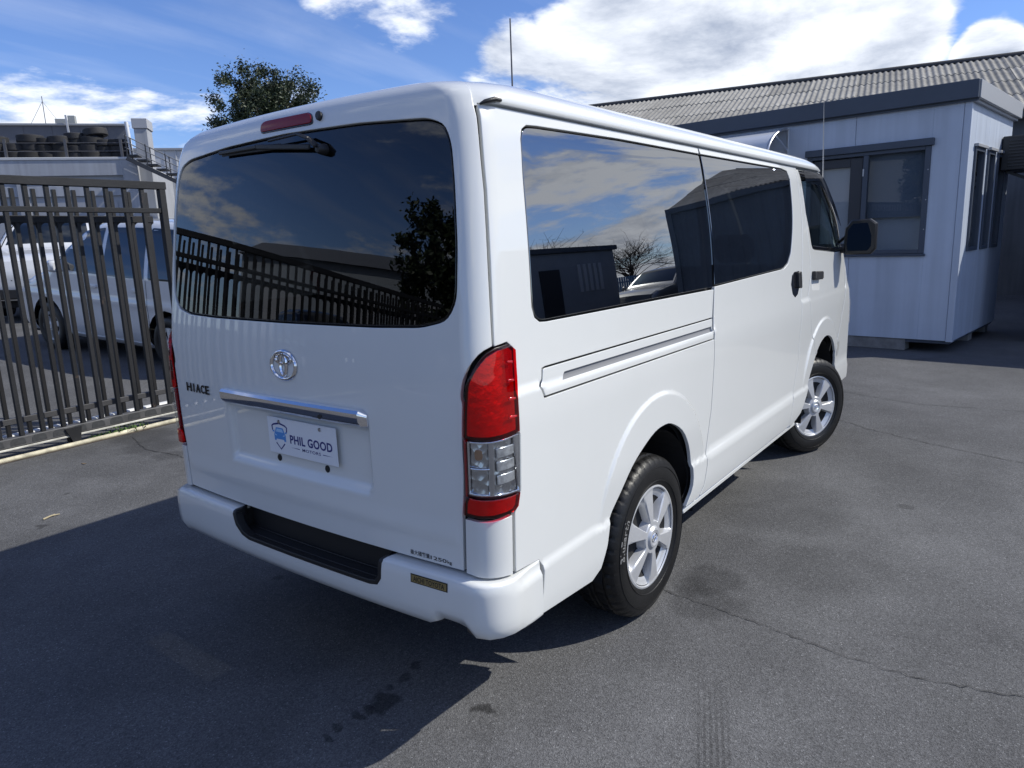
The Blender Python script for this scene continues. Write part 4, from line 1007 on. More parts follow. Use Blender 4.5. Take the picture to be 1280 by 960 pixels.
def gate():
    g = empty('sliding_gate', (2.0, 4.455, 0), GDIR, 'dark steel sliding gate with rusty top beam standing nearest the white van', 'gate')
    x0, x1 = -9.0, .03
    mb = MB(); mb.box(x0, x1+.04, -.03, .03, 2.115, 2.180, .004); mb.build('top_beam', steel, g)
    mb = MB(); mb.box(x0, x1-.03, -.022, .022, 1.907, 1.950, .004); mb.build('mid_rail', steel, g)
    be = MB(); be.box(x0, x1+.0, -.035, .035, .095, .170, .006); be.build('bottom_beam', mat('beam_dirty_steel', (.075, .075, .078), rough=.6, noise=(7, .35)), g)
    wh = MB(); wh.box(x0, x1, -.040, -.002, .078, .0935, .003); wh.build('beam_edge_strip', mat('edge_strip_white', (.50, .49, .44), rough=.7, noise=(6, .45)), g)  # pale mottled strip along the beam's lower edge
    pm = MB(); pm.box(-.029, .029, -.029, .029, .170, 2.115, .004); pm.build('end_post', steel, g, loc=(x1, 0, 0))
    bar = MB(); bar.box(-.017, .017, -.017, .017, .170, 2.115, .003); bme = bar.mesh('bar')
    k = 0
    x = -.150
    while x > x0+.05:
        link('bar', bme, steel, g, loc=(x, 0, 0)); x -= .1545
    # wheel bracket hanging at the beam
    br = MB(); br.prism([(-.06, .155), (.07, .155), (.045, .02), (.0, .005)], -.052, -.038, 'xz'); br.build('roller_bracket', steel, g, loc=(-1.03, 0, 0))
    rl = MB(); rl.lathe([(0, -.012), (.035, -.012), (.04, 0), (.035, .012), (0, .012)], 18, 'y', M=Matrix.Translation((-1.03, 0, .055))); rl.build('roller', steel, g)
    # joints: rubbed grey patches between the bars on the bottom beam
    for i in range(14):
        xx = x1-.235-.1535*i; p = MB(); poly = [(-.055, .112), (-.05, .150), (-.03, .164), (.03, .164), (.05, .150), (.055, .112)]
        p.prism(poly, -.0372, -.0345, 'xz'); p.build('rubbed_patch', mat('rubbed_steel', (.045, .047, .05), rough=.5, noise=(25, .3)), g, loc=(xx, 0, 0))
    return g
gate()
def back_fence():
    f = empty('bar_fence', (2.1, 4.75, 0), GDIR, 'black bar fence standing just behind the sliding gate', 'fence')
    blk = mat('black_fence_steel', (.012, .012, .014), rough=.5, noise=(5, .2))
    x0, x1 = -9.0, -.03
    for z0, z1, nm in ((1.835, 1.895, 'top_rail'), (.215, .265, 'bottom_rail')):
        mb = MB(); mb.box(x0, x1, -.02, .02, z0, z1, .004); mb.build(nm, mat('fence_rail', (.055, .055, .060), rough=.5, noise=(5, .2)) if nm == 'bottom_rail' else blk, f)
    bar = MB(); bar.box(-.016, .016, -.016, .016, .11, 2.11, .003); bme = bar.mesh('bar')
    x = -.068
    while x > x0+.05: link('bar', bme, blk, f, loc=(x, .002, 0)); x -= .157
    # curved brackets in the corners under the top rail
    cb = MB(); n = 8
    V = []; F = []
    cb.prism([(-.05, 1.835), (-.016, 1.835), (-.016, 1.785), (-.022, 1.812), (-.035, 1.826)], -.008, .008, 'xz'); cme = cb.mesh('corner_bracket'); cb2 = MB(); cb2.prism([(.05, 1.835), (.016, 1.835), (.016, 1.785), (.022, 1.812), (.035, 1.826)], -.008, .008, 'xz'); cm2 = cb2.mesh('corner_bracket')
    x = -.068
    while x > x0+.05: link('corner_bracket', cme, blk, f, loc=(x, .002, 0)); link('corner_bracket', cm2, blk, f, loc=(x, .002, 0)); x -= .157
    po = MB(); po.box(-.03, .03, -.03, .03, 0, 2.1, .004)
    return f
back_fence()
def track():
    t = empty('gate_track', (1.2, 4.36, 0), GDIR, 'pale yellow painted rail fixed to the asphalt along the gate', 'rail')
    yl = mat('faded_yellow_paint', (.50, .46, .34), rough=.7, noise=(9, .5, 8))
    a = MB(); a.tube([(-4, 0, .018), (.72, 0, .018)], .020, 8); a.build('rail', yl, t, smooth=50)
    b = MB(); b.box(-4, .72, -.03, .05, .001, .006); b.build('base_plate', mat('rusty_plate', (.07, .055, .045), rough=.8, noise=(12, .4)), t)
    c = MB(); c.tube([(-4.0, .62, .05), (.95, .62, .05)], .035, 8); p = tag(c.build('white_pipe', mat('white_pipe', (.62, .63, .64), rough=.5, noise=(4, .2)), None, smooth=50), 'white plastic pipe lying on the ground behind the gate bars', 'pipe')
    p.location = (1.2, 4.36, 0); p.rotation_euler = (0, 0, GDIR)
track()
def weeds():
    gm = mat('weed_green', (.07, .14, .025), rough=.7, noise=(30, .35))
    for (x, y, n, h, nm, lb) in ((1.42, 4.395, 90, .085, 'weed_tuft', 'bright green weed tuft growing over the pale rail'), (1.22, 4.42, 70, .05, 'weed_tuft', 'low dark green weeds growing under the gate beam beside the roller bracket'), (1.55, 4.70, 40, .09, 'weed_tuft', 'small pale weeds growing behind the gate beside the white pipe')):
        mb = MB(); r = random.Random(int(x*100))
        for i in range(n):
            a = r.uniform(0, 6.28); px, py = r.gauss(0, .09), r.gauss(0, .02); l = h*r.uniform(.4, 1.1); d = Vector((math.cos(a), math.sin(a), 0)); w = .0045
            b0 = Vector((px, py, 0)); m1 = b0+d*l*.35+Vector((0, 0, l*.6)); t_ = b0+d*l*.9+Vector((0, 0, l*.75)); s = Vector((-d.y, d.x, 0))*w
            mb.add([b0-s, b0+s, m1+s, m1-s, t_], [(0, 1, 2, 3), (3, 2, 4)])
        o = tag(mb.build(nm, gm, None, fix=False), lb, 'weed'); o.location = (x, y, 0)
weeds()

def debris():
    tw = MB(); tw.tube([(0, 0, .006), (.05, .012, .010), (.095, .010, .006)], [.006, .005, .003], 6); tw.tube([(.05, .012, .009), (.075, .03, .008)], [.003, .002], 5)
    o = tag(tw.build('twig', mat('dry_twig', (.42, .36, .24), rough=.9), None, smooth=60), 'pale dry twig lying on the asphalt between the gate and the van shadow', 'twig'); o.location = (.10, 2.70, 0)
    r = random.Random(9); lf = mat('dry_leaf', (.16, .11, .06), rough=.9)
    for i, (x, y, lb) in enumerate(((.78, 3.72, 'small curled brown leaf on the asphalt near the pale gate rail'),)):
        m = MB(); n = 7; V = []
        for k in range(n):
            t = k/(n-1); w = .008*math.sin(math.pi*t)+.0008; V += [(t*.034, -w, .004+.010*t*t), (t*.034, 0, .002+.006*t*t), (t*.034, w, .004+.010*t*t)]
        m.add(V, [(3*k+j, 3*k+j+1, 3*k+j+4, 3*k+j+3) for k in range(n-1) for j in (0, 1)]); o = tag(m.build('dry_leaf', lf, None, smooth=60), lb, 'leaf'); o.location = (x, y, 0); o.rotation_euler = (0, 0, r.uniform(0, 6))
debris()
# ------------------------------------------------------------------ portable cabin
panel_grey = mat('cabin_panel', (.45, .50, .585), rough=.45, noise=(1.6, .05), bump=(5, .02))
vary(panel_grey, .025, .10)
navy = mat('cabin_trim', (.052, .066, .092), rough=.45, noise=(3, .08))
pane_m = glass('cabin_pane', (.72, .76, .80), ior=1.6)
def cabin():
    c = empty('portable_cabin', (8.62, -1.184, 0), R(83), 'pale grey panelled portable cabin with dark roof fascia and sliding window', 'cabin')
    Ln, Dp = 6.0, 2.45; z0, z1 = .15, 2.94
    # front wall panels (one object per sheet), leaving the window opening
    def sheet(a, b, za, zb, axis='front', d0=-.045, name='wall_panel'):
        mb = MB()
        if axis == 'front': mb.box(a, b, d0, 0, za, zb, .003)
        else: mb.box(0, .045, -b, -a, za, zb, .003)
        return mb.build(name, panel_grey, c)
    W0, W1, WZ0, WZ1 = .38, 1.84, 1.21, 2.50
    sheet(.072, W0, z0, z1); sheet(W0, 1.248, z0, WZ0); sheet(W0, 1.248, WZ1, z1); sheet(1.252, W1, z0, WZ0); sheet(1.252, W1, WZ1, z1); sheet(W1, 2.44, z0, z1); sheet(2.444, 3.62, z0, z1); sheet(3.624, 4.80, z0, z1); sheet(4.804, Ln, z0, z1)
    for a, b in ((.072, .30), (.82, 1.02), (1.42, 1.62), (2.05, Dp)): sheet(a, b, z0, z1, 'side')
    for a, b in ((.30, .82), (1.02, 1.42), (1.62, 2.05)): sheet(a, b, z0, 1.22, 'side'); sheet(a, b, 2.44, z1, 'side')
    tr = MB(); tr.box(-.006, .068, -.068, .006, z0-.01, z1, .004); tr.build('corner_trim', panel_grey, c)
    bk = MB(); bk.box(.05, Ln, -Dp, -Dp+.05, z0, z1); bk.box(Ln-.05, Ln, -Dp+.05, -.05, z0, z1); bk.build('back_wall', panel_grey, c)
    fl = MB(); fl.box(.03, Ln-.03, -Dp+.03, -.03, z0-.04, z0+.05); fl.build('floor_frame', navy, c)
    rf = MB(); rf.box(-.05, Ln+.05, -Dp-.05, .05, z1+.11, z1+.17); rf.build('roof_deck', navy, c)
    fa = MB(); fa.box(-.07, Ln+.07, .035, .085, z1-.002, z1+.20, .006); fa.box(-.07, Ln+.07, .02, .035, z1-.03, z1+.02); fa.build('front_fascia', navy, c)
    fs = MB(); fs.box(-.085, -.045, -Dp-.08, .034, z1-.002, z1+.20, .006); fs.box(-.045, .0, -Dp-.05, .03, z1-.03, z1+.02); fs.build('side_fascia', mat('fascia_sunlit_grey', (.30, .31, .33), rough=.45), c)  # side trim in a lighter copy, with sunlight put into its colour
    # window: header, frame, fixed pane, sliding sash
    w = empty('sliding_window'); w.parent = c
    hd = MB(); hd.box(W0-.03, W1+.02, .0, .055, 2.475, 2.56, .005); hd.build('window_header', navy, w)
    fr = MB()
    for a, b, za, zb in ((W0, W0+.06, WZ0, 2.475), (W1-.06, W1, WZ0, 2.475), (W0+.06, W1-.06, 2.43, 2.475), (W0+.06, W1-.06, WZ0, WZ0+.05), (1.075, 1.135, WZ0+.05, 2.43)): fr.box(a, b, -.05, .022, za, zb, .004)
    fr.build('window_frame', navy, w)
    si = MB(); si.box(W0-.02, W1+.02, .0, .035, WZ0-.03, WZ0-.002, .004); si.build('window_sill', navy, w)
    pn = MB(); pn.add([(1.075, -.012, WZ0+.05), (W0+.06, -.012, WZ0+.05), (W0+.06, -.012, 2.43), (1.075, -.012, 2.43)], [(3, 2, 1, 0)]); pn.build('pane', pane_m, w, fix=False)
    sa = MB()
    for a, b, za, zb in ((1.15, 1.30, WZ0+.05, 2.42), (1.66, 1.78, WZ0+.05, 2.42), (1.30, 1.66, 2.31, 2.42), (1.30, 1.66, WZ0+.05, WZ0+.14)): sa.box(a, b, -.05, -.022, za, zb, .004)
    sa.build('sash_frame', mat('dark_sash', (.028, .030, .038), rough=.4), w)
    p2 = MB(); p2.add([(1.30, -.035, WZ0+.1), (1.66, -.035, WZ0+.1), (1.66, -.035, 2.33), (1.30, -.035, 2.33)], [(0, 1, 2, 3)]); p2.build('sash_pane', glass('frosted_pane', (.75, .78, .80), ior=1.5), w, fix=False)
    bl = MB(); bl.box(1.25, 1.72, -.075, -.070, WZ0+.05, 2.40); bl.build('blind_and_reflection_sheet', mat('blind', (.46, .47, .49), rough=.8), w)
    b2 = MB(); b2.box(W0+.04, 1.09, -.09, -.084, 1.66, 2.45); b2.build('blind_and_reflection_sheet', mat('blue_grey_reflection', (.125, .155, .195), rough=.8), w)  # added sheet; the upper pane's grey-blue reflection is put into its colour
    b3 = MB(); b3.box(W0+.04, 1.09, -.16, -.15, WZ0+.02, 1.70); b3.build('pane_reflection_sheet', mat('pale_reflection', (.36, .38, .40), rough=.7), w)  # added sheet; pale reflected band low in the pane, painted as a colour
    for zz in (1.45, 2.18):
        h = MB(); h.box(1.118, 1.134, .022, .030, zz, zz+.09, .002); h.build('latch', mat('latch_grey', (.5, .5, .5), rough=.4, metal=.5), w)
    for zz in (1.5, 1.85, 2.2):
        h = MB(); h.lathe([(0, .004), (.006, .003), (.007, 0)], 8, 'y', M=Matrix.Translation((W0+.015, .022, zz))); h.build('frame_screw', mat('latch_grey'), w)
    # room behind the pane: back wall with a notice, desk
    rm = MB(); rm.box(.05, 2.4, -2.2, -2.15, z0, z1); rm.build('inner_wall', mat('inner_wall', (.55, .56, .56), rough=.8), c)
    fl2 = MB(); fl2.box(.1, 2.3, -1.0, -.45, .85, .9); fl2.build('desk', mat('desk', (.25, .24, .22), rough=.6), c)
    # side windows
    for a, b in ((.30, .82), (1.02, 1.42), (1.62, 2.05)):
        sw = empty('side_window'); sw.parent = c
        f = MB(); 
        for p, q, za, zb in ((a, a+.045, 1.22, 2.44), (b-.045, b, 1.22, 2.44), (a+.045, b-.045, 2.395, 2.44), (a+.045, b-.045, 1.22, 1.265)): f.box(-.022, .05, -q, -p, za, zb, .003)
        f.build('window_frame', navy, sw); g = MB(); g.add([(.01, -a-.04, 1.26), (.01, -b+.04, 1.26), (.01, -b+.04, 2.40), (.01, -a-.04, 2.40)], [(0, 1, 2, 3)]); g.build('pane', pane_m, sw)
        hh = MB(); hh.box(-.045, 0, -b-.02, -a+.02, 2.44, 2.475, .003); hh.build('window_header', mat('fascia_sunlit_grey'), sw)
    # supports
    sk = MB(); sk.box(.52, 1.25, -.22, -.02, .0, .148, .006); sk.build('timber_skid', mat('weathered_timber', (.20, .195, .19), rough=.85, noise=(7, .3)), c)
    for s_ in (2.6, 4.2, 5.6):
        b = MB(); b.box(s_, s_+.4, -.24, -.03, 0, .148, .006); b.build('timber_skid', mat('weathered_timber'), c)
    for d in (1.2, 2.2):
        b = MB(); b.box(.06, .26, -d-.2, -d, 0, .148, .006); b.build('timber_skid', mat('weathered_timber'), c)
    return c
CABIN = cabin()
def awning():
    a = empty('door_awning', (8.62, -1.184, 0), R(83), 'curved translucent canopy on silver brackets over the cabin entrance', 'awning')
    n = 12; prof = []
    for i in range(n+1):
        t = i/n; prof.append((.012+.62*math.sin(t*1.45), 2.875-.34*(1-math.cos(t*1.45))/(1-math.cos(1.45))))
    sh = MB(); V = []; F = []
    for x in (2.14, 3.25):
        V += [(x, y, z) for y, z in prof]
    k = n+1; F = [(i, i+1, k+i+1, k+i) for i in range(n)]; sh.add(V, F)
    sh.build('canopy_sheet', mat('canopy_plastic', (.55, .57, .60), rough=.22, coat=.4), a, smooth=60)
    al = mat('aluminium', (.62, .63, .65), rough=.35, metal=.8)
    for x in (2.12, 3.25):
        e = MB(); e.tube([(x, y, z-.006) for y, z in prof], .016, 6); e.build('edge_arm', al, a, smooth=60)
        b = MB(); b.bar((x, .012, 2.60), (x, .38, 2.755), .022, .03, c=.004); b.box(x-.015, x+.015, .0, .02, 2.52, 2.89, .003); b.build('bracket', al, a)
    f = MB(); f.tube([(2.12, prof[-1][0], prof[-1][1]), (3.25, prof[-1][0], prof[-1][1])], .014, 6); f.build('front_rail', al, a, smooth=60)
awning()

# ------------------------------------------------------------------ dark container beside the cabin, with its air unit
def container():
    dk = mat('container_steel', (.085, .105, .135), rough=.6, noise=(2, .12))
    t = empty('shipping_container', (9.92, -2.0, 0), R(-6), 'dark ribbed steel container standing across the alley from the cabin', 'container')
    L_, W_, H_ = 6.6, 2.44, 2.72
    w = MB(); n = 40; V = []; F = []
    def wall(P0, P1, nm):
        d = Vector(P1)-Vector(P0); l = d.length; d.normalize(); nn = Vector((d.y, -d.x, 0)); V = []; F = []; xs = []; x = 0; k = 0
        while x < l-.02:
            for dx, o in ((0, 0), (.07, 0), (.10, -.010), (.17, -.010), (.20, 0)):
                if x+dx <= l: xs.append((x+dx, o))
            x += .20
        xs.append((l, 0)); mb = MB()
        for x_, o in xs:
            p = Vector(P0)+d*x_+nn*o; V += [(p.x, p.y, .14), (p.x, p.y, H_-.10)]
        mb.add(V, [(2*i, 2*i+2, 2*i+3, 2*i+1) for i in range(len(xs)-1)]); mb.build(nm, dk, t)
    wall((L_, 0, 0), (0, 0, 0), 'side_wall'); wall((0, 0, 0), (0, -W_, 0), 'end_wall'); wall((0, -W_, 0), (L_, -W_, 0), 'side_wall'); wall((L_, -W_, 0), (L_, 0, 0), 'end_wall')
    f = MB()
    for y in (0, -W_): f.box(-.02, L_+.02, y-.05, y+.05, H_-.10, H_, .004); f.box(-.02, L_+.02, y-.05, y+.05, 0, .14, .004)
    for x in (0, L_): f.box(x-.05, x+.05, -W_+.05, -.05, H_-.10, H_, .004); f.box(x-.05, x+.05, -W_+.05, -.05, 0, .14, .004)
    for x in (0, L_):
        for y in (0, -W_): f.box(x-.045, x+.045, y-.045, y+.045, .14, H_-.10, .004)
    f.build('frame', dk, t); r = MB(); r.box(0, L_, -W_, 0, H_-.05, H_-.02); r.build('roof', dk, t)
    a = empty('air_conditioner', (10.35, -1.99, 2.22), R(-6), 'black louvred air unit jutting from the dark container', 'air conditioner')
    u = MB(); u.box(0, .82, 0, .58, .0, .44, .012); u.build('casing', mat('unit_black', (.018, .02, .024), rough=.45), a)
    for i in range(9):
        l = MB(); l.box(-.012, .002, .06, .50, .05+i*.04, .07+i*.04, .003); l.build('louvre', mat('unit_louvre', (.03, .033, .04), rough=.4), a)
    b = MB(); b.bar((.1, 0, -.25), (.1, .52, -.01), .03, .03); b.bar((.7, 0, -.25), (.7, .52, -.01), .03, .03); b.build('bracket', mat('unit_black'), a)
container()

# ------------------------------------------------------------------ warehouse with corrugated roof
def warehouse():
    h = empty('warehouse', (17.0, -1.27, 0), R(100.2), 'long warehouse with weathered grey corrugated roof behind the cabin', 'warehouse')
    # local x along the eave, local y towards the camera, so the roof climbs into -y
    x0, x1 = -7.0, 21.0; ez = 3.76; D = 5.0; rise = 1.93
    wm = vary(mat('warehouse_wall', (.085, .092, .105), rough=.7, noise=(1.5, .15)), 0, .25)
    w = MB(); w.box(x0, x1, -.45, -.25, 0, ez-.03); w.build('wall', wm, h)
    w2 = MB(); w2.box(x0, x1, -2*D-.2, -2*D, 0, ez-.03); w2.prism([(-.3, ez-.03), (-2*D, ez-.03), (-D, ez+rise-.08)], x0+.05, x0+.2, 'yz'); w2.prism([(-.3, ez-.03), (-2*D, ez-.03), (-D, ez+rise-.08)], x1-.2, x1-.05, 'yz'); w2.box(x0, x0+.2, -2*D, -.45, 0, ez-.03); w2.box(x1-.2, x1, -2*D, -.45, 0, ez-.03); w2.build('wall', wm, h)
    g = MB(); g.box(x0, x1, -.02, .12, ez-.16, ez-.03, .01); g.build('gutter', mat('gutter_dark', (.05, .055, .065), rough=.5), h)
    fib = mat('fibre_cement', (.25, .242, .222), rough=.92, noise=(2.2, .32, 9), bump=(25, .3))
    vary(fib, .16, .12); slope = math.hypot(D, rise); ang = math.atan2(rise, D); rows = 4; rl = slope/rows; pit = .140; nc = 8
    mb = MB(); V = []; F = []; seg = nc*6
    for j, (u, lift) in enumerate(((-.07, .016), (rl+.03, .002))):
        for i in range(seg+1):
            x = i/seg*(nc*pit+.03); V.append((x, -u, .019*math.sin(2*math.pi*x/pit)+lift))
    F = [(i, i+1, seg+1+i+1, seg+1+i) for i in range(seg)]
    # lower lip gives the sheet its thickness
    b = len(V)
    for i in range(seg+1): v = V[i]; V.append((v[0], v[1]+.001, v[2]-.014))
    F += [(i, b+i, b+i+1, i+1) for i in range(seg)]
    mb.add(V, F); me = mb.mesh('roof_sheet', smooth=70)
    rf = empty('roof'); rf.parent = h; rf.location = (0, .08, ez); rf.rotation_euler = (-ang, 0, 0)
    r = random.Random(3); x = x0
    while x < x1-.3:
        for k in range(rows):
            link('roof_sheet', me, fib, rf, loc=(x, -k*rl+r.uniform(-.012, .012), .010*k*0+r.uniform(0, .006)), rot=(0, r.uniform(-.003, .003), 0))
        x += nc*pit
    back = MB(); back.add([(x0, -D, ez+rise), (x1, -D, ez+rise), (x1, -2*D-.3, ez), (x0, -2*D-.3, ez)], [(0, 1, 2, 3)]); back.build('rear_roof_slope', fib, h)
    rc = MB(); n = 8; V = []; F = []
    for x_ in (x0, x1):
        for k in range(n+1): a = math.pi*k/n; V.append((x_, -D+.02+.13*math.cos(a), ez+rise-.005+.11*math.sin(a)))
    F = [(k, k+1, n+2+k, n+1+k) for k in range(n)]; rc.add(V, F); rc.build('ridge_cap', mat('ridge_dark', (.045, .045, .047), rough=.85), h, smooth=60)
warehouse()
# ------------------------------------------------------------------ buildings beyond the yard
def px2x(px): return (px-160)/160*2.87
def deck_building():
    b = empty('deck_building', (8.10, 17.2, .6), R(-38.8), 'pale grey two-storey block with a roof deck carrying stacked tyres', 'building')
    G = .6
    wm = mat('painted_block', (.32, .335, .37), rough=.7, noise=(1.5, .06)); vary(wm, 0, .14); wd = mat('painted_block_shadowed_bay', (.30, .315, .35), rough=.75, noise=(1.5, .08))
    z = lambda v: v-G
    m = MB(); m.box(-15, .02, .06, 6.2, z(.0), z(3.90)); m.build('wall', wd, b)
    m = MB(); m.box(-15, .06, -.06, 6.3, z(3.93), z(4.0), .01); m.build('deck_slab', mat('deck_edge', (.42, .43, .45), rough=.7), b)
    m = MB(); m.box(-15, .05, -.04, .058, z(3.55), z(3.928), .006); m.build('band_beam', wm, b)
    for px in (20,):
        for k in range(4):
            m = MB(); x = px2x(px)-k*3.2; m.box(x-.11, x+.11, -.03, .058, z(.6), z(3.548), .006); m.build('pilaster', wm, b)
    m = MB(); m.box(-.16, .20, -.05, .30, z(.6), z(3.926), .006); m.build('pilaster', wm, b)
    m = MB(); m.box(-15, -.17, .0, .058, z(3.05), z(3.30), .006); m.build('sill_course', wm, b)
    # shutters under the deck
    for x in (-2.6, -5.8):
        m = MB(); m.box(x, x+2.2, .03, .058, z(.65), z(2.9)); m.build('roller_door', mat('roller_door', (.30, .31, .34), rough=.6), b)
    # deck rail
    st = mat('rail_grey', (.10, .10, .11), rough=.5, metal=.4)
    for zz in (4.16, 4.36):
        m = MB(); m.tube([(-12, .08, z(zz)), (.0, .08, z(zz))], .010, 6); m.build('guard_rail', st, b)
    for px in (6, 81, 152, -70, -140):
        m = MB(); x = px2x(px); m.box(x-.03, x+.03, .05, .11, z(4.0), z(4.45)); m.build('rail_post', st, b)
    m = MB(); m.tube([(.12, -.06, z(3.95)), (.08, -.06, z(4.85))], .045, 10); m.build('downpipe', mat('pipe_white', (.62, .63, .65), rough=.5), b, smooth=60)
    # chimney-like parapet block beside the stairs
    m = MB(); m.box(.19, .50, .15, .75, z(.6), z(4.72), .008); m.build('stair_tower', wm, b); m = MB(); m.box(.16, .53, .12, .78, z(4.722), z(4.97), .01); m.build('tower_cap', mat('tower_cap', (.33, .34, .37), rough=.7), b)
    # set-back upper storey
    dk = mat('upper_cladding', (.075, .080, .098), rough=.6, noise=(2, .08)); x = -16
    while x < -1.2:
        m = MB(); m.box(x, min(x+.79, -1.14), 5.5, 5.6, z(4.0), z(5.60), .004); m.build('cladding_panel', dk, b); x += .795
    m = MB(); m.box(-16, -1.08, 5.4, 5.7, z(5.60), z(5.66), .01); m.build('parapet_cap', mat('cap_grey', (.22, .23, .25), rough=.5), b)
    m = MB(); m.box(-4.9, -4.0, 5.42, 5.48, z(4.85), z(5.05)); m.build('window_strip', mat('strip_white', (.62, .63, .64), rough=.5), b)
    m = MB(); m.box(-3.5, -2.9, 5.42, 5.48, z(4.95), z(5.02)); m.build('window_strip', mat('strip_white'), b)
    for x in (-4.2, -3.4, -2.9):
        m = MB(); m.bar((x, 5.5, z(5.12)), (x+.05, 5.2, z(5.1)), .06, .1); m.build('flood_light', mat('strip_white'), b)
    m = MB(); m.bar((-2.75, 5.35, z(4.6)), (-2.8, 5.35, z(5.9)), .05, .05); m.build('vent_pipe', wm, b)
    m = MB(); m.box(-3.25, -2.95, 5.8, 6.1, z(5.66), z(5.86)); m.box(-2.88, -2.68, 5.8, 6.0, z(5.66), z(5.96)); m.build('roof_unit', mat('roof_unit', (.3, .31, .3), rough=.6), b)
    m = MB(); m.tube([(-3.55, 5.9, z(5.66)), (-3.55, 5.9, z(6.55))], .012, 5); m.tube([(-3.55, 5.9, z(6.4)), (-4.0, 5.9, z(5.66))], .006, 4); m.tube([(-3.55, 5.9, z(6.4)), (-3.1, 5.9, z(5.66))], .006, 4); m.build('roof_mast', st, b)
    return b
deck_building()
def tyre_stacks():
    m = MB(); pr = [(.165, -.07), (.20, -.092), (.25, -.095), (.285, -.08), (.292, -.04), (.284, 0), (.292, .04), (.285, .08), (.25, .095), (.20, .092), (.165, .07)]
    m.lathe(pr, 22, 'z'); me = m.mesh('tyre', smooth=50)
    r = random.Random(5); rub = mat('old_tyre_rubber', (.014, .014, .016), rough=.75, noise=(9, .35)); vary(rub, .5)
    M = Matrix.Translation((8.10, 17.2, 0)) @ Matrix.Rotation(R(-38.8), 4, 'Z')
    ordn = ['first', 'second', 'third', 'fourth', 'fifth', 'sixth', 'seventh', 'eighth', 'ninth', 'tenth']; rank = {p: i for i, p in enumerate(sorted((-14, 8, 30, 49, 68, 88, 107, 126, 143, -34), reverse=True))}
    lev = ['bottom tyre', 'second tyre up', 'third tyre up', 'fourth tyre up']
    for px, n, sc, tp in ((-14, 3, 1, 0), (8, 2, 1, 0), (30, 3, 1.08, 0), (49, 3, .92, 0), (68, 3, 1.0, 0), (88, 4, .88, 1), (107, 3, 1.0, 2), (126, 3, .86, 1), (143, 3, .88, 0), (-34, 3, 1, 1)):
        z = 4.005
        for k in range(n+(1 if tp == 2 else 0)):
            top = tp == 2 and k == n; p = M @ Vector((px2x(px)+r.uniform(-.03, .03)+(.12 if top else 0), .55+r.uniform(-.05, .05), z+.095*sc+(.01 if top else 0)))
            o = link('tyre', me, rub, None, loc=p, rot=(R(5) if top else r.uniform(-.03, .03), R(7) if top else r.uniform(-.03, .03), r.uniform(0, 6))); o.scale = (sc, sc, sc*.98)
            tag(o, 'worn black %s in the %s stack from the staircase on the roof deck' % (lev[k], ordn[rank[px]]), 'tyre', 'tyres stacked on the roof deck'); z += .186*sc
tyre_stacks()
def stairs():
    s = empty('steel_staircase', (8.10, 17.2, .6), R(-38.8), 'dark steel outdoor staircase with handrails descending from the roof deck', 'staircase')
    st = mat('stair_steel', (.030, .032, .038), rough=.5); gr = mat('rail_weathered', (.20, .205, .215), rough=.5)
    n = 17; sx, sz = .215, .115; x0, z0 = .10, 3.98-.6
    for y in (-.62, -.12):
        m = MB(); m.bar((x0, y, z0-.08), (x0+sx*n, y, z0-.08-sz*n), .03, .10); m.build('stringer', st, s)
    for k in range(n):
        m = MB(); m.box(x0+sx*k, x0+sx*k+.26, -.605, -.135, z0-sz*k-.02, z0-sz*k+.012, .003); m.build('tread', st, s)
    for y in (-.62, -.12):
        for h in (.18, .33, .48):
            m = MB(); m.tube([(x0, y, z0+h), (x0+sx*n, y, z0+h-sz*n)], .010, 6); m.build('handrail', gr, s)
        for k in range(0, n+1, 2):
            m = MB(); m.box(x0+sx*k+.02, x0+sx*k+.045, y-.012, y+.012, z0-sz*k-.06, z0-sz*k+.48); m.build('rail_post', st, s)
stairs()
def long_wall():
    b = empty('ribbed_shed', (13.5, 20.0, .66), R(-38.8), 'long pale ribbed metal shed behind the staircase', 'shed')
    wm = mat('shed_steel', (.40, .41, .43), rough=.5, noise=(1.2, .06)); x = -4.0
    m = MB(); V = []; F = []; xs = []
    while x < 9:
        for dx, o in ((0, 0), (.30, 0), (.315, -.025), (.345, -.025), (.36, 0)): xs.append((x+dx, o))
        x += .36
    for x_, o in xs: V += [(x_, o, 0), (x_, o, 4.18)]
    m.add(V, [(2*i, 2*i+2, 2*i+3, 2*i+1) for i in range(len(xs)-1)]); m.build('ribbed_wall', wm, b)
    m = MB(); m.box(-4.05, 9.05, -.06, 8, 4.18, 4.26, .01); m.build('roof', mat('cap_grey'), b)
    m = MB(); m.box(-4.0, 9, .05, 7.9, 0, 4.17); m.build('wall', wm, b)
    m = MB(); m.box(-4.0, 9, -.12, -.03, 2.05, 2.18, .01); m.build('white_rail', mat('strip_white'), b)
long_wall()
def mast():
    m = MB(); m.tube([(0, 0, .66), (0, 0, 10.0)], [.05, .028], 8); o = m.build('radio_mast', mat('mast_dark', (.10, .10, .11), rough=.5, metal=.5), None, smooth=60); o.location = (22.82, 15.62, 0)
    tag(o, 'tall thin dark mast rising behind the white van roof', 'mast')
mast()

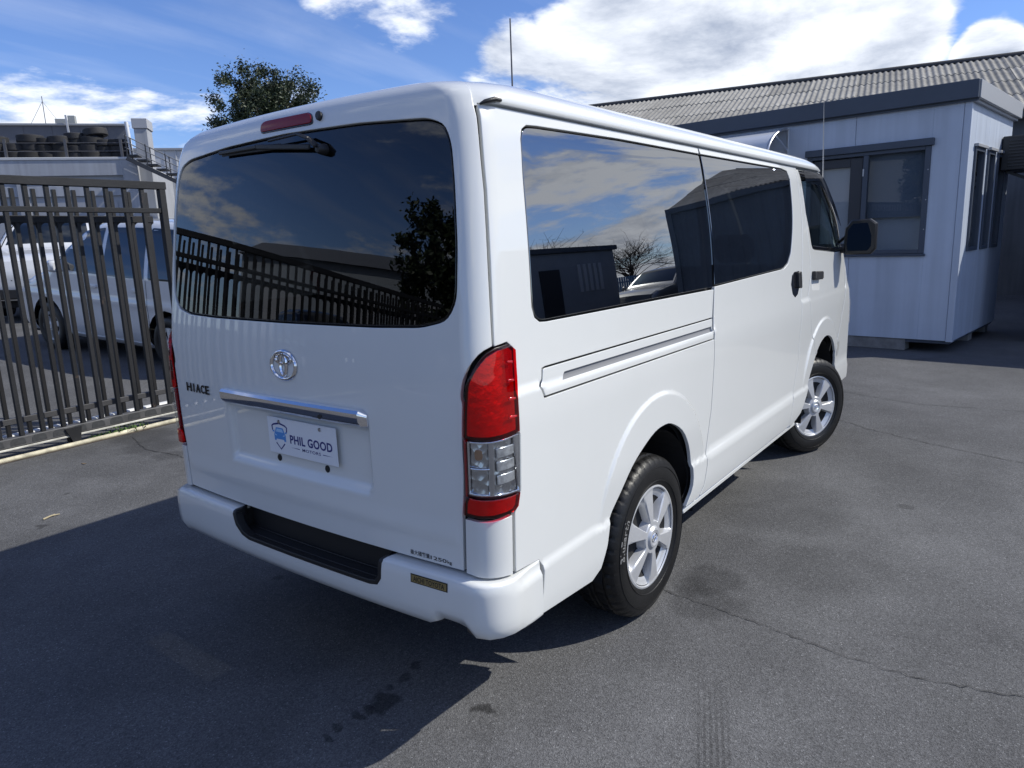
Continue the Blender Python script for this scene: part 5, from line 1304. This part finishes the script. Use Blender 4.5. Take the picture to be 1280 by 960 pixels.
# ------------------------------------------------------------------ trees
def tree(name, label, loc, h, rx, rz, cz, seed, nleaf=16000, leaf=.13, col=(.045, .075, .022), bare=False, group=None):
    r = random.Random(seed); t = empty(name, loc, 0, label, 'tree', group)
    bark = mat('bark', (.07, .055, .042), rough=.9, noise=(8, .3)); tr = MB()
    top = Vector((r.uniform(-.2, .2), r.uniform(-.2, .2), cz-rz*.2)); tr.tube([(0, 0, 0), (.05, .03, cz*.35), tuple(top)], [.20*h/9, .15*h/9, .09*h/9], 9); tr.build('trunk', bark, t, smooth=60)
    li = MB(); tips = []
    for i in range(34 if not bare else 46):
        a = r.uniform(0, 6.283); el = r.uniform(-.25, 1.25); rr = r.uniform(.55, .98); end = Vector((math.cos(a)*math.cos(el)*rx*rr, math.sin(a)*math.cos(el)*rx*rr, cz+math.sin(el)*rz*rr)); st_ = Vector((0, 0, cz*.35)).lerp(top, r.uniform(.4, 1))
        mid = st_.lerp(end, .5)+Vector((r.uniform(-.2, .2), r.uniform(-.2, .2), .15)); li.tube([st_, mid, end], [.05*h/9, .032*h/9, .008], 5, cap=False); tips.append((mid, end))
        if bare:
            for k in range(9):
                p = mid.lerp(end, r.uniform(0, 1)); d = (end-mid).normalized()+Vector((r.gauss(0, .6), r.gauss(0, .6), r.gauss(.1, .4))); q = p+d*r.uniform(.3, .9); li.tube([p, q], [.012, .004], 3, cap=False)
                for kk in range(3): p2 = p.lerp(q, r.uniform(.2, 1)); li.tube([p2, p2+Vector((r.gauss(0, .2), r.gauss(0, .2), r.gauss(.1, .15)))], [.006, .003], 3, cap=False)
    li.build('limbs', bark, t, smooth=60)
    if nleaf:
        # clumps spread through the crown; leaves scattered round each clump
        cl = []
        while len(cl) < 230:
            p = np.array([r.uniform(-1, 1) for _ in range(3)]); d = np.linalg.norm(p)
            if d > 1 or (d < .5 and r.random() < .7): continue
            lump = 1+.20*math.sin(3*math.atan2(p[1], p[0])+seed)+.12*math.sin(5*p[2]+seed)
            cl.append((p[0]*rx*lump, p[1]*rx*lump, cz+p[2]*rz*lump, r.uniform(.22, .5)*rx/2.4))
        C_ = np.array(cl); idx = rng.integers(0, len(C_), nleaf); cen = C_[idx, :3]+rng.normal(0, 1, (nleaf, 3))*C_[idx, 3:4]*.46
        a = rng.uniform(0, 2*np.pi, nleaf); e = rng.uniform(-.9, .9, nleaf); d = np.stack([np.cos(a)*np.cos(e), np.sin(a)*np.cos(e), np.sin(e)], -1); up = rng.normal(0, 1, (nleaf, 3)); s = np.cross(d, up); s /= np.linalg.norm(s, axis=1, keepdims=True)
        L_ = (leaf*rng.uniform(.6, 1.3, nleaf))[:, None]; V = np.concatenate([cen-d*L_*.5, cen+s*L_*.22, cen+d*L_*.5, cen-s*L_*.22], 1).reshape(-1, 3); F = np.arange(nleaf*4).reshape(-1, 4)
        me = bpy.data.meshes.new('crown'); me.from_pydata(V.tolist(), [], F.tolist()); me.update(); link('crown', me, mat('leaf_%d' % seed, col, rough=.55, noise=(1.6, .4, 4)), t)
    return t
tree('broadleaf_tree', 'dense dark green tree crown showing above the white van roof', (19.1, 26.3, .66), 9.6, 2.35, 2.0, 6.35, 11, 48000, .14, (.026, .040, .016))
# ------------------------------------------------------------------ parked cars (front = local +x)
def poly_dist(pts, poly):
    d = np.full(len(pts), 9e9); n = len(poly)
    for i in range(n):
        a, b = poly[i], poly[(i+1) % n]; ab = b-a; t = np.clip(((pts-a)@ab)/(ab@ab), 0, 1); d = np.minimum(d, np.linalg.norm(pts-(a+t[:, None]*ab), axis=1))
    return d
SIL = {
 'mpv': dict(sil=[(2.20, .24), (2.30, .40), (2.32, .62), (2.24, .84), (2.02, .98), (1.62, 1.10), (1.30, 1.20), (.95, 1.48), (.55, 1.74), (.20, 1.83), (-.6, 1.87), (-1.5, 1.84), (-2.02, 1.74), (-2.22, 1.30), (-2.30, 1.0), (-2.32, .55), (-2.24, .28), (-2.0, .22), (1.9, .21)],
   win=[[(1.22, 1.20), (.98, 1.41), (.94, 1.18)], [(.86, 1.17), (.90, 1.46), (.50, 1.715), (.05, 1.76), (.05, 1.145)], [(-.03, 1.14), (-.03, 1.765), (-.85, 1.775), (-.92, 1.13)], [(-1.0, 1.13), (-.93, 1.775), (-1.55, 1.755), (-1.92, 1.66), (-2.02, 1.26), (-1.9, 1.14)]],
   ws=(6.15, 8.85), rw=(12.2, 13.1), wb=(1.40, -1.30), wr=.345, belt=1.12, doors=(.92, .01, -.95)),
 'suv': dict(sil=[(2.20, .34), (2.30, .52), (2.32, .80), (2.26, 1.00), (2.05, 1.08), (1.50, 1.16), (1.15, 1.20), (.80, 1.45), (.45, 1.67), (.10, 1.73), (-.8, 1.75), (-1.6, 1.71), (-1.98, 1.62), (-2.20, 1.20), (-2.28, .95), (-2.28, .60), (-2.18, .36), (-2.0, .30), (1.9, .28)],
   win=[[(.98, 1.20), (.72, 1.43), (.42, 1.62), (.02, 1.66), (.02, 1.16)], [(-.06, 1.16), (-.06, 1.665), (-.88, 1.665), (-.98, 1.16)], [(-1.06, 1.16), (-.97, 1.66), (-1.60, 1.61), (-1.88, 1.22), (-1.8, 1.17)]],
   ws=(6.15, 8.85), rw=(12.15, 13.1), wb=(1.36, -1.32), wr=.36, belt=1.14, doors=(.95, -.02, -1.0)),
}
def car(kind, loc, heading, pitch, body, label, group=None, lower=None, name='parked_car'):
    K = SIL[kind]; sil = ccw(np.array(K['sil'])); HW = .89; root = empty(name, loc, 0, label, 'car', group); root.rotation_euler = (0, pitch, heading)
    raw = np.array(K['sil']); belt = K['belt']; rr_ = .14
    def w_(x, z):
        pts = np.stack([x, z], -1).reshape(-1, 2); d = poly_dist(pts, raw).reshape(np.shape(x))
        w = HW - .20*np.clip((z-belt)/.7, 0, 1.2)**1.25 - .05*np.clip((.55-z)/.3, 0, 1)**2 + .012*np.exp(-((z-.80)/.05)**2)
        w = w - .10*np.clip((np.abs(x)-1.7)/.6, 0, 1)**2
        return w - (rr_-np.sqrt(np.maximum(rr_**2-np.maximum(rr_-d, 0)**2, 0)))*.85
    zc = K['wr']
    for s in (1, -1):
        ch = lambda u, v, off=0.0, s=s: np.stack([np.asarray(u, float), s*(w_(np.asarray(u, float), np.asarray(v, float))+off), np.asarray(v, float)], -1)
        ref = lambda P, s=s: np.stack([np.zeros(P.shape[:-1]), np.full(P.shape[:-1], float(s)), np.zeros(P.shape[:-1])], -1)
        # silhouette with wheel arches bitten out of the lower edge
        pts = []
        low = lambda x: .22
        base = raw.tolist(); out = base[:17]
        ar = K['wr']+.055
        out = base[:-2]
        arch = []
        for cx in sorted(K['wb']):
            for a in np.linspace(math.pi+.25, -.25, 15): arch.append((cx+ar*math.cos(a), max(.24, zc+.02+ar*math.sin(a))))
        o = np.array(out[::1] + [(-2.0, .24)] + arch + [(1.95, .24)])
        sp = panel('body_side', o, body, root, ch, ref, step=.07, gap=0, rim=0)
        for wpoly in K['win']: 
            wp_ = panel('side_window', rounded(np.array(wpoly), .03, 2), glass('car_glass', (.10, .12, .13), ior=1.65), root, ch, ref, step=.12, gap=0, rim=.0, off=.004)
        fx = [p for wpoly in K['win'] for p in wpoly]; 
        for x in K['doors']:
            panel('door_gap', [(x-.006, .34), (x+.006, .34), (x+.006, belt), (x-.006, belt)], seal, root, ch, ref, step=.1, gap=0, rim=0, off=.003)
        for x in K['doors'][1:]:
            panel('door_handle', rounded([(x+.10, .97), (x+.30, .97), (x+.30, 1.005), (x+.10, 1.005)], .015), body, root, ch, ref, step=.05, gap=0, rim=.03, off=.030)
        panel('side_sill', [(-.9, .235), (.95, .235), (.95, .30), (-.9, .30)], lower or body, root, ch, ref, step=.1, gap=0, rim=.01, off=.012)
        hl = MB(); x_ = raw[3][0]; hl.box(x_-.22, x_-.035, s*.50, s*.755, .72, .88, .03); hl.build('headlamp', refl_head, root, smooth=40)
        tl = MB(); xr = raw[14][0]; tl.box(xr+.02, xr+.20, s*.60, s*.80, .90, 1.22, .03); tl.build('tail_lamp', red_lens, root, smooth=40)
        mm = MB(); mm.box(.88, 1.02, s*.86, s*1.04, 1.14, 1.30, .03); mm.build('door_mirror', body if lower is None else lower, root, smooth=40)
    # skin over bonnet, screen, roof and tail
    top = raw[:17]; V = []; F = []; m = 9; yE = []
    dense = []; tpar = []
    for i in range(len(top)-1):
        for k in range(3): dense.append(top[i]+(top[i+1]-top[i])*k/3); tpar.append(i+k/3)
    dense.append(top[-1]); tpar.append(len(top)-1); dense = np.array(dense)
    ww = w_(dense[:, 0], dense[:, 1])
    nx = np.gradient(dense, axis=0); nx /= np.linalg.norm(nx, axis=1, keepdims=True)+1e-9; nn = np.stack([nx[:, 1], -nx[:, 0]], -1); cen = raw.mean(0)
    sg = np.sign(((dense-cen)*nn).sum(1)); nn *= sg[:, None]
    def skin(i, f, off=0.0):
        cr = .03*(1-f*f)+off; return (dense[i, 0]+nn[i, 0]*cr, f*ww[i], dense[i, 1]+nn[i, 1]*cr)
    for i in range(len(dense)): V += [skin(i, -1+2*j/(m-1)) for j in range(m)]
    for i in range(len(dense)-1): F += [(i*m+j, i*m+j+1, (i+1)*m+j+1, (i+1)*m+j) for j in range(m-1)]
    sk = MB(); sk.add(V, F); sk.build('body_top', body, root, smooth=45)
    for (a, b), nm in ((K['ws'], 'windscreen'), (K['rw'], 'rear_window')):
        ids = [i for i, t in enumerate(tpar) if a <= t <= b]; g = MB(); V = [skin(i, -.93+1.86*j/(m-1), .006) for i in ids for j in range(m)]; F = [(i*m+j, i*m+j+1, (i+1)*m+j+1, (i+1)*m+j) for i in range(len(ids)-1) for j in range(m-1)]; g.add(V, F); g.build(nm, glass('car_glass', (.10, .12, .13), ior=1.65), root, smooth=60)
    xf = raw[2][0]; gr = MB(); gr.box(xf-.12, xf+.012, -.42, .42, .66, .80, .02); gr.build('grille', trim, root)
    gb = MB(); gb.box(xf-.12, xf+.008, -.66, .66, .36, .54, .02); gb.build('lower_bumper', lower or trim, root)
    np_ = MB(); np_.box(xf+.006, xf+.018, -.18, .18, .52, .645); np_.build('number_plate', mat('plate_white'), root)
    un = MB(); un.box(-2.1, 2.1, -.72, .72, .2, .34); un.build('underbody', dark_in, root)
    for cx in K['wb']:
        for s in (1, -1):
            w = empty('wheel'); w.parent = root; w.location = (cx, s*.775, zc); w.rotation_euler = (0, random.uniform(0, 6), 0 if s > 0 else math.pi); sc = K['wr']/.338; w.scale = (sc, .95, sc)
            link('tyre', TY[0], rubber, w); c = link('alloy_rim', TY[2], None, w, loc=(0, .085, 0)); c.scale = (1.08, 1, 1.08); link('brake_disc', TY[3], dark_in, w, loc=(0, .03, 0))
            wl = MB(); n = 14; V = []; F = []
            for k in range(n+1):
                a = math.pi*k/n
                for y in (.80, .45): V.append((cx+(K['wr']+.06)*math.cos(a), s*y, zc+(K['wr']+.075)*math.sin(a)))
            F = [(2*k, 2*k+1, 2*k+3, 2*k+2) for k in range(n)]; V.append((cx, s*.45, zc)); F += [(2*k+1, 2*k+3, len(V)-1) for k in range(n)]; wl.add(V, F); wl.build('wheel_well', dark_in, root)
    return root
white2 = mat('white_car_paint', (.60, .61, .62), rough=.3, coat=1)
black2 = mat('black_car_paint', (.012, .012, .014), rough=.25, coat=1)
grey2 = mat('grey_car_paint', (.20, .21, .22), rough=.3, coat=1, metal=.3)
hd = math.atan2(2.68, -.31); fwd = Vector((math.cos(hd), math.sin(hd), 0)); lef = Vector((-fwd.y, fwd.x, 0))
cpos = Vector((3.2, 6.8, 0))+fwd*1.30-lef*.80; cpos.z = ground_z(cpos.y)
car('mpv', cpos, hd, -.06, white2, 'white people carrier parked side-on behind the gate bars')
car('suv', (5.0, 14.2, ground_z(14.2)+.02), R(238), .02, white2, 'white car with black lower bumper facing the gate from far across the yard', lower=trim)
# ------------------------------------------------------------------ the rest of the yard, behind and to the right of the viewpoint (mirrored in the van's glass and paint)
def yard_office():
    o = empty('yard_office', (9.4, -9.0, 0), 0, 'low grey site office with louvred vents across the yard from the van', 'office')
    m = MB(); m.box(0, 6.6, -3.0, 0, .1, 2.62, .01); m.build('wall', mat('office_wall', (.26, .275, .30), rough=.6, noise=(1.5, .08)), o)
    r = MB(); r.box(-.1, 6.7, -3.1, .1, 2.62, 2.78, .01); r.build('roof', navy, o)
    d = MB(); d.box(2.9, 3.75, 0, .03, .12, 2.1, .005); d.build('door', mat('dark_sash'), o)
    for k in range(5):
        v = MB(); v.box(4.6+.26*k, 4.74+.26*k, 0, .03, 1.35, 2.2, .004); v.build('vent_louvre', mat('office_vent', (.45, .46, .48), rough=.5), o)
yard_office()
car('suv', (18.4, -8.6, 0), R(185), 0, grey2, 'grey car parked beside the low site office across the yard')
def yard_fence():
    f = empty('blue_fence', (15.5, -13.5, 0), 0, 'blue slatted boundary fence at the far side of the yard', 'fence')
    bl = mat('fence_blue', (.04, .16, .32), rough=.5); sl_ = MB(); sl_.box(-.06, .06, -.015, .015, .05, 1.75); me = sl_.mesh('slat')
    for k in range(70): link('slat', me, bl, f, loc=(.2*k, 0, 0))
    for z in (.4, 1.5): r = MB(); r.box(-.1, 14, -.05, -.016, z-.03, z+.03); r.build('rail', bl, f)
yard_fence()
tree('bare_tree', 'bare winter tree with fine twigs behind the blue fence beside the site office', (23.0, -16.0, 0), 4.4, 2.2, 1.3, 2.5, 21, 0, bare=True, group='bare trees behind the fence')
tree('bare_tree', 'bare winter tree with fine twigs farther along the blue fence behind the grey car', (29.5, -15.5, 0), 4.4, 2.4, 1.3, 2.5, 22, 0, bare=True, group='bare trees behind the fence')
car('suv', (-7.4, 8.6, ground_z(8.6)), R(-70), 0, black2, 'black car parked beyond the bar fence behind the viewpoint')
car('suv', (-10.6, 7.8, ground_z(7.8)), R(-78), 0, grey2, 'grey car parked beyond the bar fence next to the black one')
tree('yard_tree', 'dark leafy yard tree rising beside the parked cars behind the viewpoint', (-9.6, 5.6, 0), 4.6, 1.4, 1.7, 3.0, 31, 14000, .16, (.030, .045, .018))
def far_shed():
    s = empty('far_shed', (-26, 18, .6), R(60), 'long pale industrial shed closing the yard behind the viewpoint', 'shed')
    m = MB(); m.box(-16, 16, -.1, 9, 0, 5.2); m.build('wall', mat('far_shed_wall', (.24, .27, .31), rough=.7, noise=(.5, .08)), s)
    r = MB(); r.prism([(-.5, 5.2), (9.4, 5.2), (4.4, 6.6)], -16.3, 16.3, 'yz'); r.build('roof', mat('far_shed_roof', (.14, .15, .17), rough=.7), s)
    for k in range(5):
        d = MB(); d.box(-14+6*k, -10.5+6*k, -.16, -.1, 0, 3.6); d.build('roller_door', mat('roller_door'), s)
far_shed()
